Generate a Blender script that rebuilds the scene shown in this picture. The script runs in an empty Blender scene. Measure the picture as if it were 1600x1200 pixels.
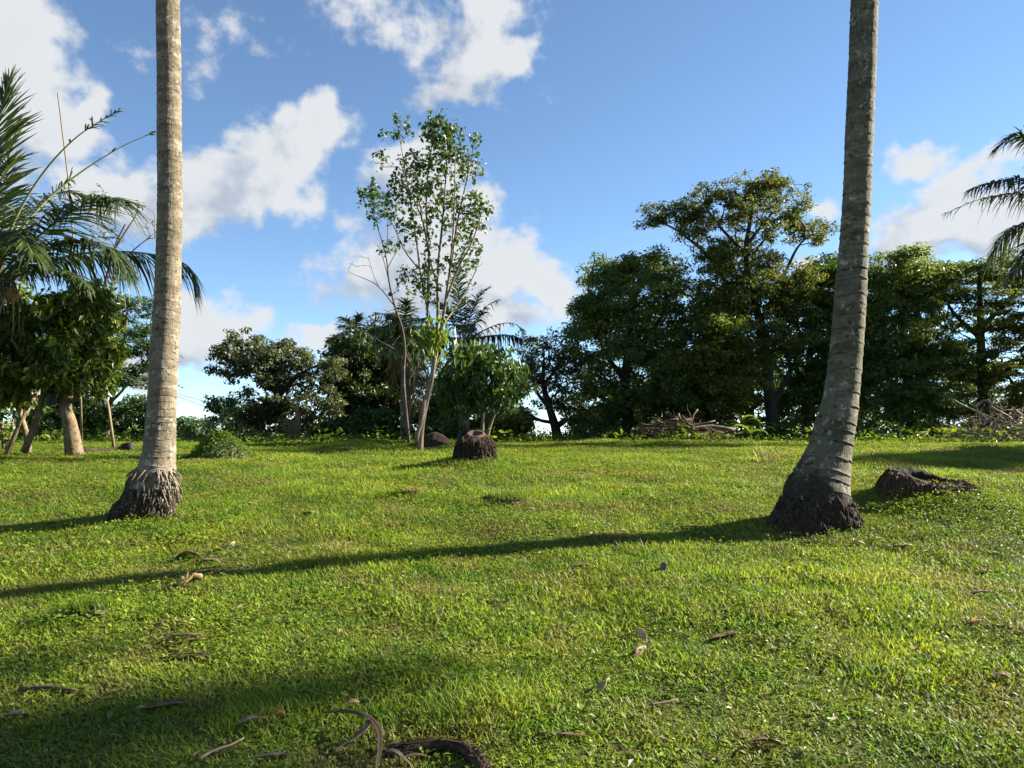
import bpy, math
import numpy as np
from mathutils import Vector

# ------------------------------------------------------------------ camera, sky, sun, exposure
SC = bpy.context.scene
COL = SC.collection
FPX, CX, CY = 1186.0, 800.0, 600.0          # focal length and centre of the 1600 x 1200 photograph
EYE = np.array([0.0, 0.0, 1.5])
PITCH = math.radians(4.34)
cam_data = bpy.data.cameras.new('camera')
cam_data.sensor_width = 36.0
cam_data.lens = 36.0 * FPX / 1600.0
cam_data.clip_start = 0.05
cam_data.clip_end = 20000.0
cam = bpy.data.objects.new('camera', cam_data)
COL.objects.link(cam)
cam.location = EYE
cam.rotation_euler = (math.pi / 2 + PITCH, 0, 0)
SC.camera = cam

SUN_AZ, SUN_EL = math.radians(73.0), math.radians(24.0)
SUN_DIR = Vector((math.cos(SUN_EL) * math.sin(SUN_AZ), math.cos(SUN_EL) * math.cos(SUN_AZ), math.sin(SUN_EL)))
SKY_STRENGTH = 0.054
SUN_STRENGTH = 4.7
EXPOSURE = 2.32
CLOUD_WHITE, CLOUD_GREY = 3.1, 2.15        # cloud radiance before the sky strength

sun_data = bpy.data.lights.new('sun', 'SUN')
sun_data.energy = SUN_STRENGTH
sun_data.angle = math.radians(1.1)
sun_data.color = (1.0, 0.92, 0.77)
sun = bpy.data.objects.new('sun', sun_data)
COL.objects.link(sun)
sun.rotation_euler = SUN_DIR.to_track_quat('Z', 'Y').to_euler()
sun.location = (30, 10, 20)

SC.view_settings.view_transform = 'Standard'
SC.view_settings.look = 'None'
SC.view_settings.gamma = 1.0
SC.view_settings.use_curve_mapping = False
SC.view_settings.exposure = EXPOSURE
SC.cycles.max_bounces = 6
SC.cycles.diffuse_bounces = 3
SC.cycles.glossy_bounces = 2
SC.cycles.transmission_bounces = 4
SC.cycles.transparent_max_bounces = 4
SC.cycles.sample_clamp_indirect = 6.0
SC.cycles.use_denoising = True


class NT:
    """small helper round a node tree"""
    def __init__(self, tree):
        self.t = tree

    def n(self, kind, **kw):
        nd = self.t.nodes.new(kind)
        for k, v in kw.items():
            setattr(nd, k, v)
        return nd

    def put(self, sock, v):
        if isinstance(v, bpy.types.NodeSocket):
            self.t.links.new(v, sock)
        else:
            if hasattr(sock.default_value, '__len__') and not hasattr(v, '__len__'):
                v = [v] * len(sock.default_value)
            if hasattr(sock.default_value, '__len__') and len(sock.default_value) == 4 and len(v) == 3:
                v = (*v, 1.0)
            sock.default_value = v

    def math(self, op, a, b=0.0, c=None, clamp=False):
        nd = self.n('ShaderNodeMath', operation=op, use_clamp=clamp)
        self.put(nd.inputs[0], a)
        self.put(nd.inputs[1], b)
        if c is not None:
            self.put(nd.inputs[2], c)
        return nd.outputs[0]

    def vmath(self, op, a, b=(0, 0, 0)):
        nd = self.n('ShaderNodeVectorMath', operation=op)
        self.put(nd.inputs[0], a)
        if op == 'SCALE':
            self.put(nd.inputs['Scale'], b)
        else:
            self.put(nd.inputs[1], b)
        return nd.outputs['Value'] if op in ('LENGTH', 'DOT_PRODUCT', 'DISTANCE') else nd.outputs[0]

    def noise(self, vec, scale, detail=3.0, rough=0.5, dist=0.0, out='Fac', dim='3D'):
        nd = self.n('ShaderNodeTexNoise', noise_dimensions=dim)
        if vec is not None:
            self.put(nd.inputs['Vector'], vec)
        nd.inputs['Scale'].default_value = scale
        nd.inputs['Detail'].default_value = detail
        nd.inputs['Roughness'].default_value = rough
        nd.inputs['Distortion'].default_value = dist
        return nd.outputs[out]

    def ramp(self, fac, stops, interp='LINEAR'):
        nd = self.n('ShaderNodeValToRGB')
        nd.color_ramp.interpolation = interp
        e = nd.color_ramp.elements
        while len(e) < len(stops):
            e.new(0.5)
        for el, (p, c) in zip(e, stops):
            el.position = p
            el.color = (*c, 1.0) if len(c) == 3 else c
        self.put(nd.inputs['Fac'], fac)
        return nd.outputs['Color']

    def mix(self, fac, a, b, mode='MIX'):
        nd = self.n('ShaderNodeMix', data_type='RGBA', blend_type=mode)
        self.put(nd.inputs['Factor'], fac)
        self.put(nd.inputs[6], a)
        self.put(nd.inputs[7], b)
        return nd.outputs[2]

    def maprange(self, v, a, b, c=0.0, d=1.0, smooth=False):
        nd = self.n('ShaderNodeMapRange', interpolation_type='SMOOTHSTEP' if smooth else 'LINEAR')
        self.put(nd.inputs['Value'], v)
        nd.inputs['From Min'].default_value = a
        nd.inputs['From Max'].default_value = b
        nd.inputs['To Min'].default_value = c
        nd.inputs['To Max'].default_value = d
        return nd.outputs['Result']


def px_dir(px, py):
    u, v = (px - CX) / FPX, (CY - py) / FPX
    c, s = math.cos(PITCH), math.sin(PITCH)
    return np.array([u, c - v * s, s + v * c])


# sky: clear Nishita sky with cumulus, laid out by compass bearing and elevation all the way round
world = bpy.data.worlds.new('World')
SC.world = world
world.use_nodes = True
world.cycles.sampling_method = 'MANUAL'
world.cycles.sample_map_resolution = 512
world.node_tree.nodes.clear()
W = NT(world.node_tree)


def azel(px, py):
    d = px_dir(px, py)
    return math.atan2(d[0], d[1]), math.atan2(d[2], math.hypot(d[0], d[1]))


# px, py, half width px, half height px, tilt (deg, counter-clockwise), weight
CLOUDS = [
    (15, 60, 75, 95, 0, 1.15), (60, 190, 120, 75, -18, 1.15), (-60, 140, 160, 170, 0, 1.2), (130, 155, 40, 34, 0, .8),
    (505, 205, 62, 48, 35, 1.1), (420, 250, 105, 68, 30, 1.25), (300, 295, 120, 66, 14, 1.15), (200, 310, 105, 72, 0, 1.05),
    (475, 315, 50, 50, 60, .55), (290, 350, 70, 34, 0, .65),
    (330, 510, 78, 55, 8, 1.25), (290, 545, 70, 38, 0, 1.1), (495, 535, 58, 26, 0, 1.0), (200, 575, 120, 26, 0, .6),
    (640, 300, 95, 66, 20, 1.1), (600, 400, 95, 90, 20, .9), (690, 400, 125, 120, 0, 1.25), (762, 315, 32, 30, 0, 1.0),
    (760, 420, 90, 62, 0, 1.2), (850, 450, 72, 60, 10, 1.15), (800, 490, 120, 34, 0, .95), (560, 460, 90, 34, 0, .5), (700, 270, 60, 40, 0, .7),
    (600, 30, 190, 52, -14, .44), (735, 85, 130, 50, 8, .74), (690, 125, 90, 32, 12, .62), (815, 85, 48, 36, 20, .85), (330, 30, 90, 70, 50, .16),
    (780, 25, 90, 50, -30, .55),
    (1435, 250, 52, 26, 6, .95), (1500, 300, 75, 40, 24, 1.0), (1480, 350, 115, 56, 8, 1.15), (1390, 375, 60, 40, 0, .9),
    (1560, 360, 95, 70, 0, 1.1), (1285, 318, 46, 22, -6, .95), (1255, 408, 24, 18, 0, .9), (1530, 250, 70, 26, 10, .6), (1440, 400, 90, 30, 0, .8),
    (905, 420, 30, 26, 20, .6), (1640, 420, 120, 50, 0, .9), 
]

dens = bpy.data.node_groups.new('cloud_density', 'ShaderNodeTree')
dens.interface.new_socket('P', in_out='INPUT', socket_type='NodeSocketVector')
dens.interface.new_socket('D', in_out='OUTPUT', socket_type='NodeSocketFloat')
D = NT(dens)
gi, go = D.n('NodeGroupInput'), D.n('NodeGroupOutput')
P0 = gi.outputs[0]
warp = D.vmath('SCALE', D.vmath('SUBTRACT', D.noise(P0, 9.0, 3.0, 0.55, out='Color', dim='2D'), (0.5, 0.5, 0.5)), 0.075)
PW = D.vmath('ADD', P0, warp)
PW = D.vmath('MULTIPLY', PW, (1, 1, 0))
field = None
TURNED = {}
for (x, y, rx, ry, tilt, w) in CLOUDS:
    az, el = azel(x, y)
    tilt = min((-18, 0, 10, 20, 32), key=lambda q: abs(q - tilt))
    ca_, sa_ = math.cos(math.radians(tilt)), math.sin(math.radians(tilt))
    if tilt not in TURNED:
        vr = D.n('ShaderNodeVectorRotate', rotation_type='Z_AXIS')
        D.put(vr.inputs['Vector'], PW)
        vr.inputs['Angle'].default_value = -math.radians(tilt)
        TURNED[tilt] = vr.outputs[0]
    k = 1.24 / FPX * math.cos(az)
    ix, iy = 1 / (rx * k), 1 / (ry * k)
    tx_, ty_ = ca_ * az + sa_ * el, -sa_ * az + ca_ * el
    md_ = D.n('ShaderNodeVectorMath', operation='MULTIPLY_ADD')
    D.put(md_.inputs[0], TURNED[tilt])
    md_.inputs[1].default_value = (ix, iy, 0)
    md_.inputs[2].default_value = (-tx_ * ix, -ty_ * iy, 0)
    ln = D.vmath('LENGTH', md_.outputs[0])
    b = D.math('MULTIPLY_ADD', ln, -w, w)
    field = b if field is None else D.math('SMOOTH_MAX', field, b, 0.10)
# the rest of the sky carries the same kind of scattered cumulus
sep = D.n('ShaderNodeSeparateXYZ')
D.put(sep.inputs[0], P0)
beyond = D.math('MAXIMUM', D.maprange(D.math('ABSOLUTE', sep.outputs[0]), 0.68, 0.85), D.maprange(sep.outputs[1], 0.56, 0.72))
scatter = D.math('MULTIPLY_ADD', D.noise(D.vmath('MULTIPLY', P0, (1, 1.6, 0)), 3.2, 2.0, 0.5, dim='2D'), 4.0, -2.15)
scatter = D.math('MINIMUM', scatter, D.math('MULTIPLY_ADD', beyond, 3.0, -2.0))
field = D.math('MAXIMUM', field, scatter)
fb = D.noise(D.vmath('MULTIPLY', P0, (1, 1.25, 0)), 21.0, 7.0, 0.57, dim='2D')
fb2 = D.noise(D.vmath('MULTIPLY', P0, (1, 1.2, 0)), 8.0, 3.0, 0.5, dim='2D')
tot = D.math('ADD', D.math('MULTIPLY_ADD', fb, 1.15, -0.575), D.math('MULTIPLY_ADD', fb2, 0.9, -0.45))
tot = D.math('ADD', D.math('MAXIMUM', field, -1.0), tot)
D.put(go.inputs[0], tot)

tc = W.n('ShaderNodeTexCoord')
sp = W.n('ShaderNodeSeparateXYZ')
W.put(sp.inputs[0], tc.outputs['Generated'])
azn = W.math('ARCTAN2', sp.outputs[0], sp.outputs[1])
eln = W.math('ARCSINE', sp.outputs[2])
cmb = W.n('ShaderNodeCombineXYZ')
W.put(cmb.inputs[0], azn)
W.put(cmb.inputs[1], eln)


def density_at(off):
    g = W.n('ShaderNodeGroup', node_tree=dens)
    W.put(g.inputs[0], W.vmath('ADD', cmb.outputs[0], off))
    return g.outputs[0]


d0 = density_at((0, 0, 0))
d1 = density_at((0.045, 0.034, 0))
alpha = W.maprange(d0, 0.06, 0.56, smooth=True)
thick = W.maprange(d0, 0.35, 1.2)
lit = W.math('SUBTRACT', d0, d1)
lit = W.maprange(lit, -0.55, 0.28, smooth=True)
lit = W.math('SUBTRACT', lit, W.math('MULTIPLY', thick, 0.08))
cloud_col = W.mix(lit, [c * CLOUD_GREY for c in (0.86, 0.98, 1.16)], [c * CLOUD_WHITE for c in (0.97, 1.0, 1.03)])
alpha = W.math('MULTIPLY', alpha, W.maprange(eln, -0.01, 0.03))
sky = W.n('ShaderNodeTexSky', sky_type='NISHITA')
sky.sun_disc = False
sky.sun_elevation = SUN_EL
sky.sun_rotation = SUN_AZ
sky.altitude = 3000.0
sky.air_density = 1.0
sky.dust_density = 0.0
sky.ozone_density = 3.0
hs = W.n('ShaderNodeHueSaturation')
hs.inputs['Saturation'].default_value = 1.0
hs.inputs['Value'].default_value = 1.0
W.put(hs.inputs['Color'], sky.outputs[0])
bg = W.n('ShaderNodeBackground')
bg.inputs['Strength'].default_value = SKY_STRENGTH
W.put(bg.inputs['Color'], W.mix(W.math('MULTIPLY', alpha, 0.97), W.mix(1.0, hs.outputs[0], (0.97, 0.97, 0.90), 'MULTIPLY'), cloud_col))
wo = W.n('ShaderNodeOutputWorld')
W.put(wo.inputs[0], bg.outputs[0])


# ------------------------------------------------------------------ geometry helpers
RNG = np.random.default_rng(7)


def nrm(v):
    v = np.asarray(v, float)
    return v / np.maximum(np.linalg.norm(v, axis=-1, keepdims=True), 1e-9)


def at(px, py, Y):
    d = px_dir(px, py)
    return EYE + d * (Y / d[1])


_H = np.random.default_rng(99).random((256, 256))


def vnoise(x, y):
    x, y = np.asarray(x, float), np.asarray(y, float)
    xi, yi = np.floor(x).astype(int), np.floor(y).astype(int)
    fx, fy = x - xi, y - yi
    fx, fy = fx * fx * (3 - 2 * fx), fy * fy * (3 - 2 * fy)
    a, b = _H[xi % 256, yi % 256], _H[(xi + 1) % 256, yi % 256]
    c, d = _H[xi % 256, (yi + 1) % 256], _H[(xi + 1) % 256, (yi + 1) % 256]
    return (a * (1 - fx) + b * fx) * (1 - fy) + (c * (1 - fx) + d * fx) * fy


def fnoise(x, y, oct=3):
    s, a, t = 0, 1.0, 0
    for i in range(oct):
        s = s + a * vnoise(x * 2 ** i + 17 * i, y * 2 ** i + 31 * i)
        t += a
        a *= 0.5
    return s / t


PROF_D = np.array([-4000, -60, -8, 0, 3, 5, 7.5, 9.2, 11, 13, 15, 18, 22, 27, 33, 45, 70, 150, 500, 6000.])
PROF_Z = np.array([-6, -3, -.5, 0, .15, .37, .70, .925, 1.135, 1.30, 1.40, 1.472, 1.492, 1.44, 1.15, .4, -1.2, -6, -9, -10.])
MOUNDS = []      # (x, y, height, radius)


def G(x, y):
    x, y = np.asarray(x, float), np.asarray(y, float)
    z = np.interp(y, PROF_D, PROF_Z)
    for k in (-.8, .8):
        z = z + np.interp(y + k, PROF_D, PROF_Z)
    z = z / 3
    far = np.clip(1 - np.abs(y - 10) / 60, 0, 1)
    z = z + far * ((fnoise(x * .45 + 3, y * .55 + 8, 2) - .5) * .15 + (fnoise(x * 1.9 + 40, y * 2.2 + 5, 2) - .5) * .055)
    z = z - np.clip(-x - 9, 0, 8) * .012
    for (mx, my, h, r) in MOUNDS:
        z = z + h * np.exp(-((x - mx) ** 2 + (y - my) ** 2) / (r * r))
    return z


def gp(px, py):
    """where the line of sight through a pixel meets the lawn"""
    d = px_dir(px, py)
    d = d / d[1]
    t = np.linspace(1.5, 26, 3000)
    p = EYE[None] + t[:, None] * d[None]
    hit = np.nonzero(p[:, 2] < G(p[:, 0], p[:, 1]))[0]
    i = hit[0] if len(hit) else len(t) - 1
    q = p[i].copy()
    q[2] = float(G(q[0], q[1]))
    return q


class MB:
    """collects geometry for ONE mesh object"""
    def __init__(self):
        self.v, self.q, self.t, self.tint, self.n = [], [], [], [], 0

    def add(self, v, quads=None, tris=None, tint=0.5):
        v = np.asarray(v, float).reshape(-1, 3)
        if quads is not None and len(quads):
            self.q.append(np.asarray(quads, np.int64) + self.n)
        if tris is not None and len(tris):
            self.t.append(np.asarray(tris, np.int64) + self.n)
        self.v.append(v)
        self.tint.append(np.broadcast_to(np.asarray(tint, float), (len(v),)))
        self.n += len(v)
        return self

    def tube(self, pts, r, seg=8, cap=True, tint=0.5, squash=None):
        pts = np.asarray(pts, float)
        r = np.broadcast_to(np.asarray(r, float), (len(pts),))
        T = nrm(np.gradient(pts, axis=0))
        ref = np.array([0, 0, 1.0]) if abs(T[0][2]) < .8 else np.array([0, 1.0, 0])
        u = nrm(np.cross(T[0], ref))
        U = [u]
        for i in range(1, len(pts)):
            u = u - T[i] * np.dot(u, T[i])
            u = nrm(u)
            U.append(u)
        U = np.array(U)
        V = np.cross(T, U)
        a = np.linspace(0, 2 * math.pi, seg, endpoint=False)
        ca, sa = np.cos(a), np.sin(a)
        ring = pts[:, None] + r[:, None, None] * (U[:, None] * ca[None, :, None] + V[:, None] * sa[None, :, None])
        n = len(pts)
        i, j = np.meshgrid(np.arange(n - 1), np.arange(seg), indexing='ij')
        i, j = i.ravel(), j.ravel()
        jn = (j + 1) % seg
        quads = np.stack([i * seg + j, i * seg + jn, (i + 1) * seg + jn, (i + 1) * seg + j], 1)
        v = ring.reshape(-1, 3)
        tris = None
        if cap:
            v = np.vstack([v, pts[0], pts[-1]])
            c0, c1 = n * seg, n * seg + 1
            k = np.arange(seg)
            kn = (k + 1) % seg
            tris = np.vstack([np.stack([np.full(seg, c0), kn, k], 1), np.stack([np.full(seg, c1), (n - 1) * seg + k, (n - 1) * seg + kn], 1)])
        return self.add(v, quads, tris, tint)

    def grid(self, P, wrap=False, tint=0.5):
        """P: rows x cols x 3"""
        P = np.asarray(P, float)
        n, m = P.shape[:2]
        i, j = np.meshgrid(np.arange(n - 1), np.arange(m if wrap else m - 1), indexing='ij')
        i, j = i.ravel(), j.ravel()
        jn = (j + 1) % m
        quads = np.stack([i * m + j, i * m + jn, (i + 1) * m + jn, (i + 1) * m + j], 1)
        t = tint if np.ndim(tint) == 0 else np.asarray(tint).ravel()
        return self.add(P.reshape(-1, 3), quads, None, t)

    def mesh(self, name, mat, smooth=True, origin=(0, 0, 0)):
        me = bpy.data.meshes.new(name)
        V = np.vstack(self.v) - np.asarray(origin, float)
        q = np.vstack(self.q) if self.q else np.zeros((0, 4), np.int64)
        t = np.vstack(self.t) if self.t else np.zeros((0, 3), np.int64)
        me.vertices.add(len(V))
        me.vertices.foreach_set('co', V.astype(np.float32).ravel())
        loops = np.concatenate([q.ravel(), t.ravel()]).astype(np.int32)
        me.loops.add(len(loops))
        me.loops.foreach_set('vertex_index', loops)
        starts = np.concatenate([np.arange(len(q)) * 4, len(q) * 4 + np.arange(len(t)) * 3]).astype(np.int32)
        me.polygons.add(len(q) + len(t))
        me.polygons.foreach_set('loop_start', starts)
        me.polygons.foreach_set('use_smooth', np.full(len(q) + len(t), smooth))
        me.update(calc_edges=True)
        a = me.attributes.new('tint', 'FLOAT', 'POINT')
        a.data.foreach_set('value', np.concatenate(self.tint).astype(np.float32))
        me.materials.append(mat)
        return me

    def build(self, name, mat, parent=None, smooth=True, origin=None):
        if origin is None:
            origin = parent['_o'] if parent is not None and '_o' in parent else (0, 0, 0)
        o = bpy.data.objects.new(name, self.mesh(name, mat, smooth, origin))
        COL.objects.link(o)
        if parent is not None:
            o.parent = parent
        else:
            o.location = origin
        return o


def tag(o, label, cat, group=None, kind=None):
    if kind:
        o['kind'] = kind
    if label:
        o['label'] = label
    if cat:
        o['category'] = cat
    if group:
        o['group'] = group
    return o


def thing(name, label, cat, loc, group=None):
    o = bpy.data.objects.new(name, None)
    o.empty_display_size = 0.2
    COL.objects.link(o)
    o.location = [float(c) for c in loc]
    o['_o'] = [float(c) for c in loc]
    return tag(o, label, cat, group)


def spline(pts, n):
    """Catmull-Rom through the points (any dimension), n samples"""
    p = np.asarray(pts, float)
    p = np.vstack([2 * p[0] - p[1], p, 2 * p[-1] - p[-2]])
    t = np.linspace(0, len(p) - 3 - 1e-6, n)
    i = t.astype(int)
    f = (t - i)[:, None]
    a, b, c, d = p[i], p[i + 1], p[i + 2], p[i + 3]
    return .5 * ((2 * b) + (c - a) * f + (2 * a - 5 * b + 4 * c - d) * f ** 2 + (3 * b - a - 3 * c + d) * f ** 3)


# ------------------------------------------------------------------ materials
def new_mat(name):
    m = bpy.data.materials.new(name)
    m.use_nodes = True
    m.node_tree.nodes.clear()
    return m, NT(m.node_tree)


def attr(N, name='tint'):
    nd = N.n('ShaderNodeAttribute', attribute_name=name)
    return nd.outputs['Fac']


def leaf_mat(name, dark, mid, light, transl=0.35, rough=0.45, spec=0.35, big=0.0, yellow=(1.25, 1.15, 0.55)):
    m, N = new_mat(name)
    c = N.ramp(attr(N), [(0.0, dark), (0.5, mid), (1.0, light)])
    if big:
        pos = N.n('ShaderNodeNewGeometry').outputs['Position']
        c = N.mix(N.maprange(N.noise(pos, big, 2.0), .42, .62), c, N.mix(1.0, c, (1.35, 1.12, .7), 'MULTIPLY'))
    pr = N.n('ShaderNodeBsdfPrincipled')
    N.put(pr.inputs['Base Color'], c)
    pr.inputs['Roughness'].default_value = rough
    pr.inputs['Specular IOR Level'].default_value = spec
    tr = N.n('ShaderNodeBsdfTranslucent')
    N.put(tr.inputs['Color'], N.mix(1.0, c, yellow, 'MULTIPLY'))
    mx = N.n('ShaderNodeMixShader')
    mx.inputs[0].default_value = transl
    N.put(mx.inputs[1], pr.outputs[0])
    N.put(mx.inputs[2], tr.outputs[0])
    o = N.n('ShaderNodeOutputMaterial')
    N.put(o.inputs[0], mx.outputs[0])
    return m


def rough_mat(name, c0, c1, scale=6.0, rough=0.85, bump=0.3, stretch=(1, 1, 1), c2=None, c2_scale=14.0, c2_thr=(.60, .66), tinted=0.0, dist=0.01, detail=5.0):
    """bark, wood, soil: two tones in noise, an optional third in patches of its own, relief"""
    m, N = new_mat(name)
    pos = N.n('ShaderNodeTexCoord').outputs['Object']
    v = N.vmath('MULTIPLY', pos, stretch)
    nz = N.noise(v, scale, detail, 0.6)
    c = N.mix(N.maprange(nz, .3, .7), c0, c1)
    if c2 is not None:
        c = N.mix(N.maprange(N.noise(pos, c2_scale, 3.0, .55), *c2_thr), c, c2)
    if tinted:
        c = N.mix(1.0, c, N.ramp(attr(N), [(0, (1 - tinted,) * 3), (1, (1 + tinted,) * 3)]), 'MULTIPLY')
    pr = N.n('ShaderNodeBsdfPrincipled')
    N.put(pr.inputs['Base Color'], c)
    pr.inputs['Roughness'].default_value = rough
    pr.inputs['Specular IOR Level'].default_value = 0.2
    if bump:
        b = N.n('ShaderNodeBump')
        b.inputs['Strength'].default_value = bump
        b.inputs['Distance'].default_value = dist
        N.put(b.inputs['Height'], N.noise(v, scale * 2.5, 6.0, .65))
        N.put(pr.inputs['Normal'], b.outputs[0])
    o = N.n('ShaderNodeOutputMaterial')
    N.put(o.inputs[0], pr.outputs[0])
    return m


M = {}
M['dark_leaf'] = leaf_mat('dark_leaf', (.038, .068, .019), (.084, .130, .032), (.165, .195, .046), .48, spec=.25, big=.9)
M['wood_leaf'] = leaf_mat('wood_leaf', (.040, .074, .027), (.086, .142, .043), (.150, .205, .056), .48, spec=.25, big=.7)
M['mango_leaf'] = leaf_mat('mango_leaf', (.020, .038, .011), (.042, .070, .017), (.085, .110, .026), .30, spec=.25)
M['green_leaf'] = leaf_mat('green_leaf', (.022, .050, .012), (.050, .100, .020), (.095, .150, .030), .35)
M['cool_leaf'] = leaf_mat('cool_leaf', (.022, .050, .022), (.046, .092, .036), (.080, .135, .045), .35)
M['olive_leaf'] = leaf_mat('olive_leaf', (.042, .066, .017), (.098, .126, .031), (.180, .182, .052), .46, spec=.2, yellow=(1.15, 1.05, .6))
M['grey_leaf'] = leaf_mat('grey_leaf', (.036, .052, .022), (.080, .100, .040), (.140, .150, .062), .38, yellow=(1.1, 1.05, .65))
M['bright_leaf'] = leaf_mat('bright_leaf', (.040, .080, .012), (.085, .150, .018), (.150, .200, .030), .45)
M['gloss_leaf'] = leaf_mat('gloss_leaf', (.034, .064, .010), (.085, .132, .017), (.180, .205, .026), .40, rough=.38, spec=.4)
M['frond'] = leaf_mat('frond', (.018, .032, .009), (.038, .060, .014), (.080, .105, .024), .30, rough=.42, spec=.25)
M['dry_frond'] = leaf_mat('dry_frond', (.09, .07, .035), (.15, .12, .06), (.24, .19, .10), .30)
M['weed'] = leaf_mat('weed', (.035, .075, .012), (.075, .140, .020), (.140, .195, .035), .40, big=1.5, spec=.12)
M['straw'] = leaf_mat('straw', (.16, .12, .05), (.27, .21, .09), (.38, .31, .15), .35)
M['rachis'] = rough_mat('rachis', (.10, .12, .03), (.17, .16, .06), 5, .6, 0)
M['bark'] = rough_mat('bark', (.035, .026, .019), (.10, .08, .06), 5, .9, .5, (1, 1, .35), c2=(.15, .135, .11), c2_scale=5)
M['dark_bark'] = rough_mat('dark_bark', (.020, .016, .012), (.055, .045, .034), 6, .9, .5, (1, 1, .35))
M['warm_bark'] = rough_mat('warm_bark', (.075, .052, .030), (.20, .150, .090), 9, .9, .9, (1, 1, .6), c2=(.05, .037, .024), c2_scale=13, c2_thr=(.54, .66), dist=.02)
M['pale_bark'] = rough_mat('pale_bark', (.090, .070, .052), (.21, .17, .13), 7, .9, .4, (1, 1, .25), c2=(.04, .032, .024), c2_scale=8)
M['bamboo'] = rough_mat('bamboo', (.12, .092, .055), (.20, .16, .10), 9, .7, .2, (1, 1, .2))
M['deadwood'] = rough_mat('deadwood', (.040, .027, .018), (.125, .088, .058), 8, .9, .5, (1, 1, 1), tinted=.5)
M['root_wood'] = rough_mat('root_wood', (.022, .014, .009), (.10, .068, .042), 28, .95, 1.0, tinted=.6, dist=.02)
M['palewood'] = rough_mat('palewood', (.085, .066, .048), (.20, .162, .122), 8, .9, .4, (1, 1, 1), tinted=.4)
M['root'] = rough_mat('root', (.018, .013, .010), (.060, .042, .030), 30, .95, .7, tinted=.5, dist=.02)
M['lichen_root'] = rough_mat('lichen_root', (.018, .013, .010), (.070, .052, .036), 26, .95, .8, c2=(.30, .27, .21), c2_scale=34, c2_thr=(.60, .68), tinted=.5, dist=.02)
M['stump'] = rough_mat('stump', (.016, .011, .008), (.058, .036, .024), 26, .95, .8, tinted=.4, dist=.02)
M['old_stump'] = rough_mat('old_stump', (.030, .021, .013), (.095, .068, .042), 18, .95, .8, tinted=.4, dist=.02)
M['stump_cut'] = rough_mat('stump_cut', (.030, .018, .013), (.090, .062, .048), 14, .9, .5, tinted=.3)
M['char'] = rough_mat('char', (.006, .005, .005), (.020, .016, .014), 20, .95, .8)
M['dark_soil'] = rough_mat('dark_soil', (.022, .017, .010), (.065, .050, .028), 22, .95, 1.0, dist=.03)
M['soil'] = rough_mat('soil', (.060, .045, .028), (.14, .11, .07), 12, .95, .7)
M['black_plastic'] = rough_mat('black_plastic', (.008, .008, .009), (.014, .014, .016), 5, .5, .1)
M['cable'] = rough_mat('cable', (.02, .02, .02), (.03, .03, .03), 5, .6, 0)
M['coconut'] = rough_mat('coconut', (.13, .085, .03), (.20, .13, .045), 6, .5, .1)
M['tan_leaf'] = leaf_mat('tan_leaf', (0.17, 0.105, 0.045), (0.27, 0.18, 0.085), (0.36, 0.26, 0.14), .25, yellow=(1.1, .95, .7))
M['brown_leaf'] = leaf_mat('brown_leaf', (0.045, 0.028, 0.015), (0.095, 0.06, 0.034), (0.17, 0.11, 0.065), .15, yellow=(1.1, .9, .7))
M['grey_dead'] = leaf_mat('grey_dead', (.060, .044, .030), (.125, .095, .066), (.21, .165, .12), .12, yellow=(1, .95, .85))
M['orange_leaf'] = leaf_mat('orange_leaf', (0.2, 0.075, 0.02), (0.3, 0.12, 0.04), (0.36, 0.18, 0.08), .25, yellow=(1.1, .9, .6))
M['litter'] = leaf_mat('litter', (.055, .038, .02), (.13, .095, .05), (.24, .19, .11), .2, spec=.1)
M['pale_leaf'] = leaf_mat('pale_leaf', (0.26, 0.21, 0.13), (0.36, 0.3, 0.2), (0.46, 0.4, 0.29), .25, yellow=(1, .95, .8))


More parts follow.
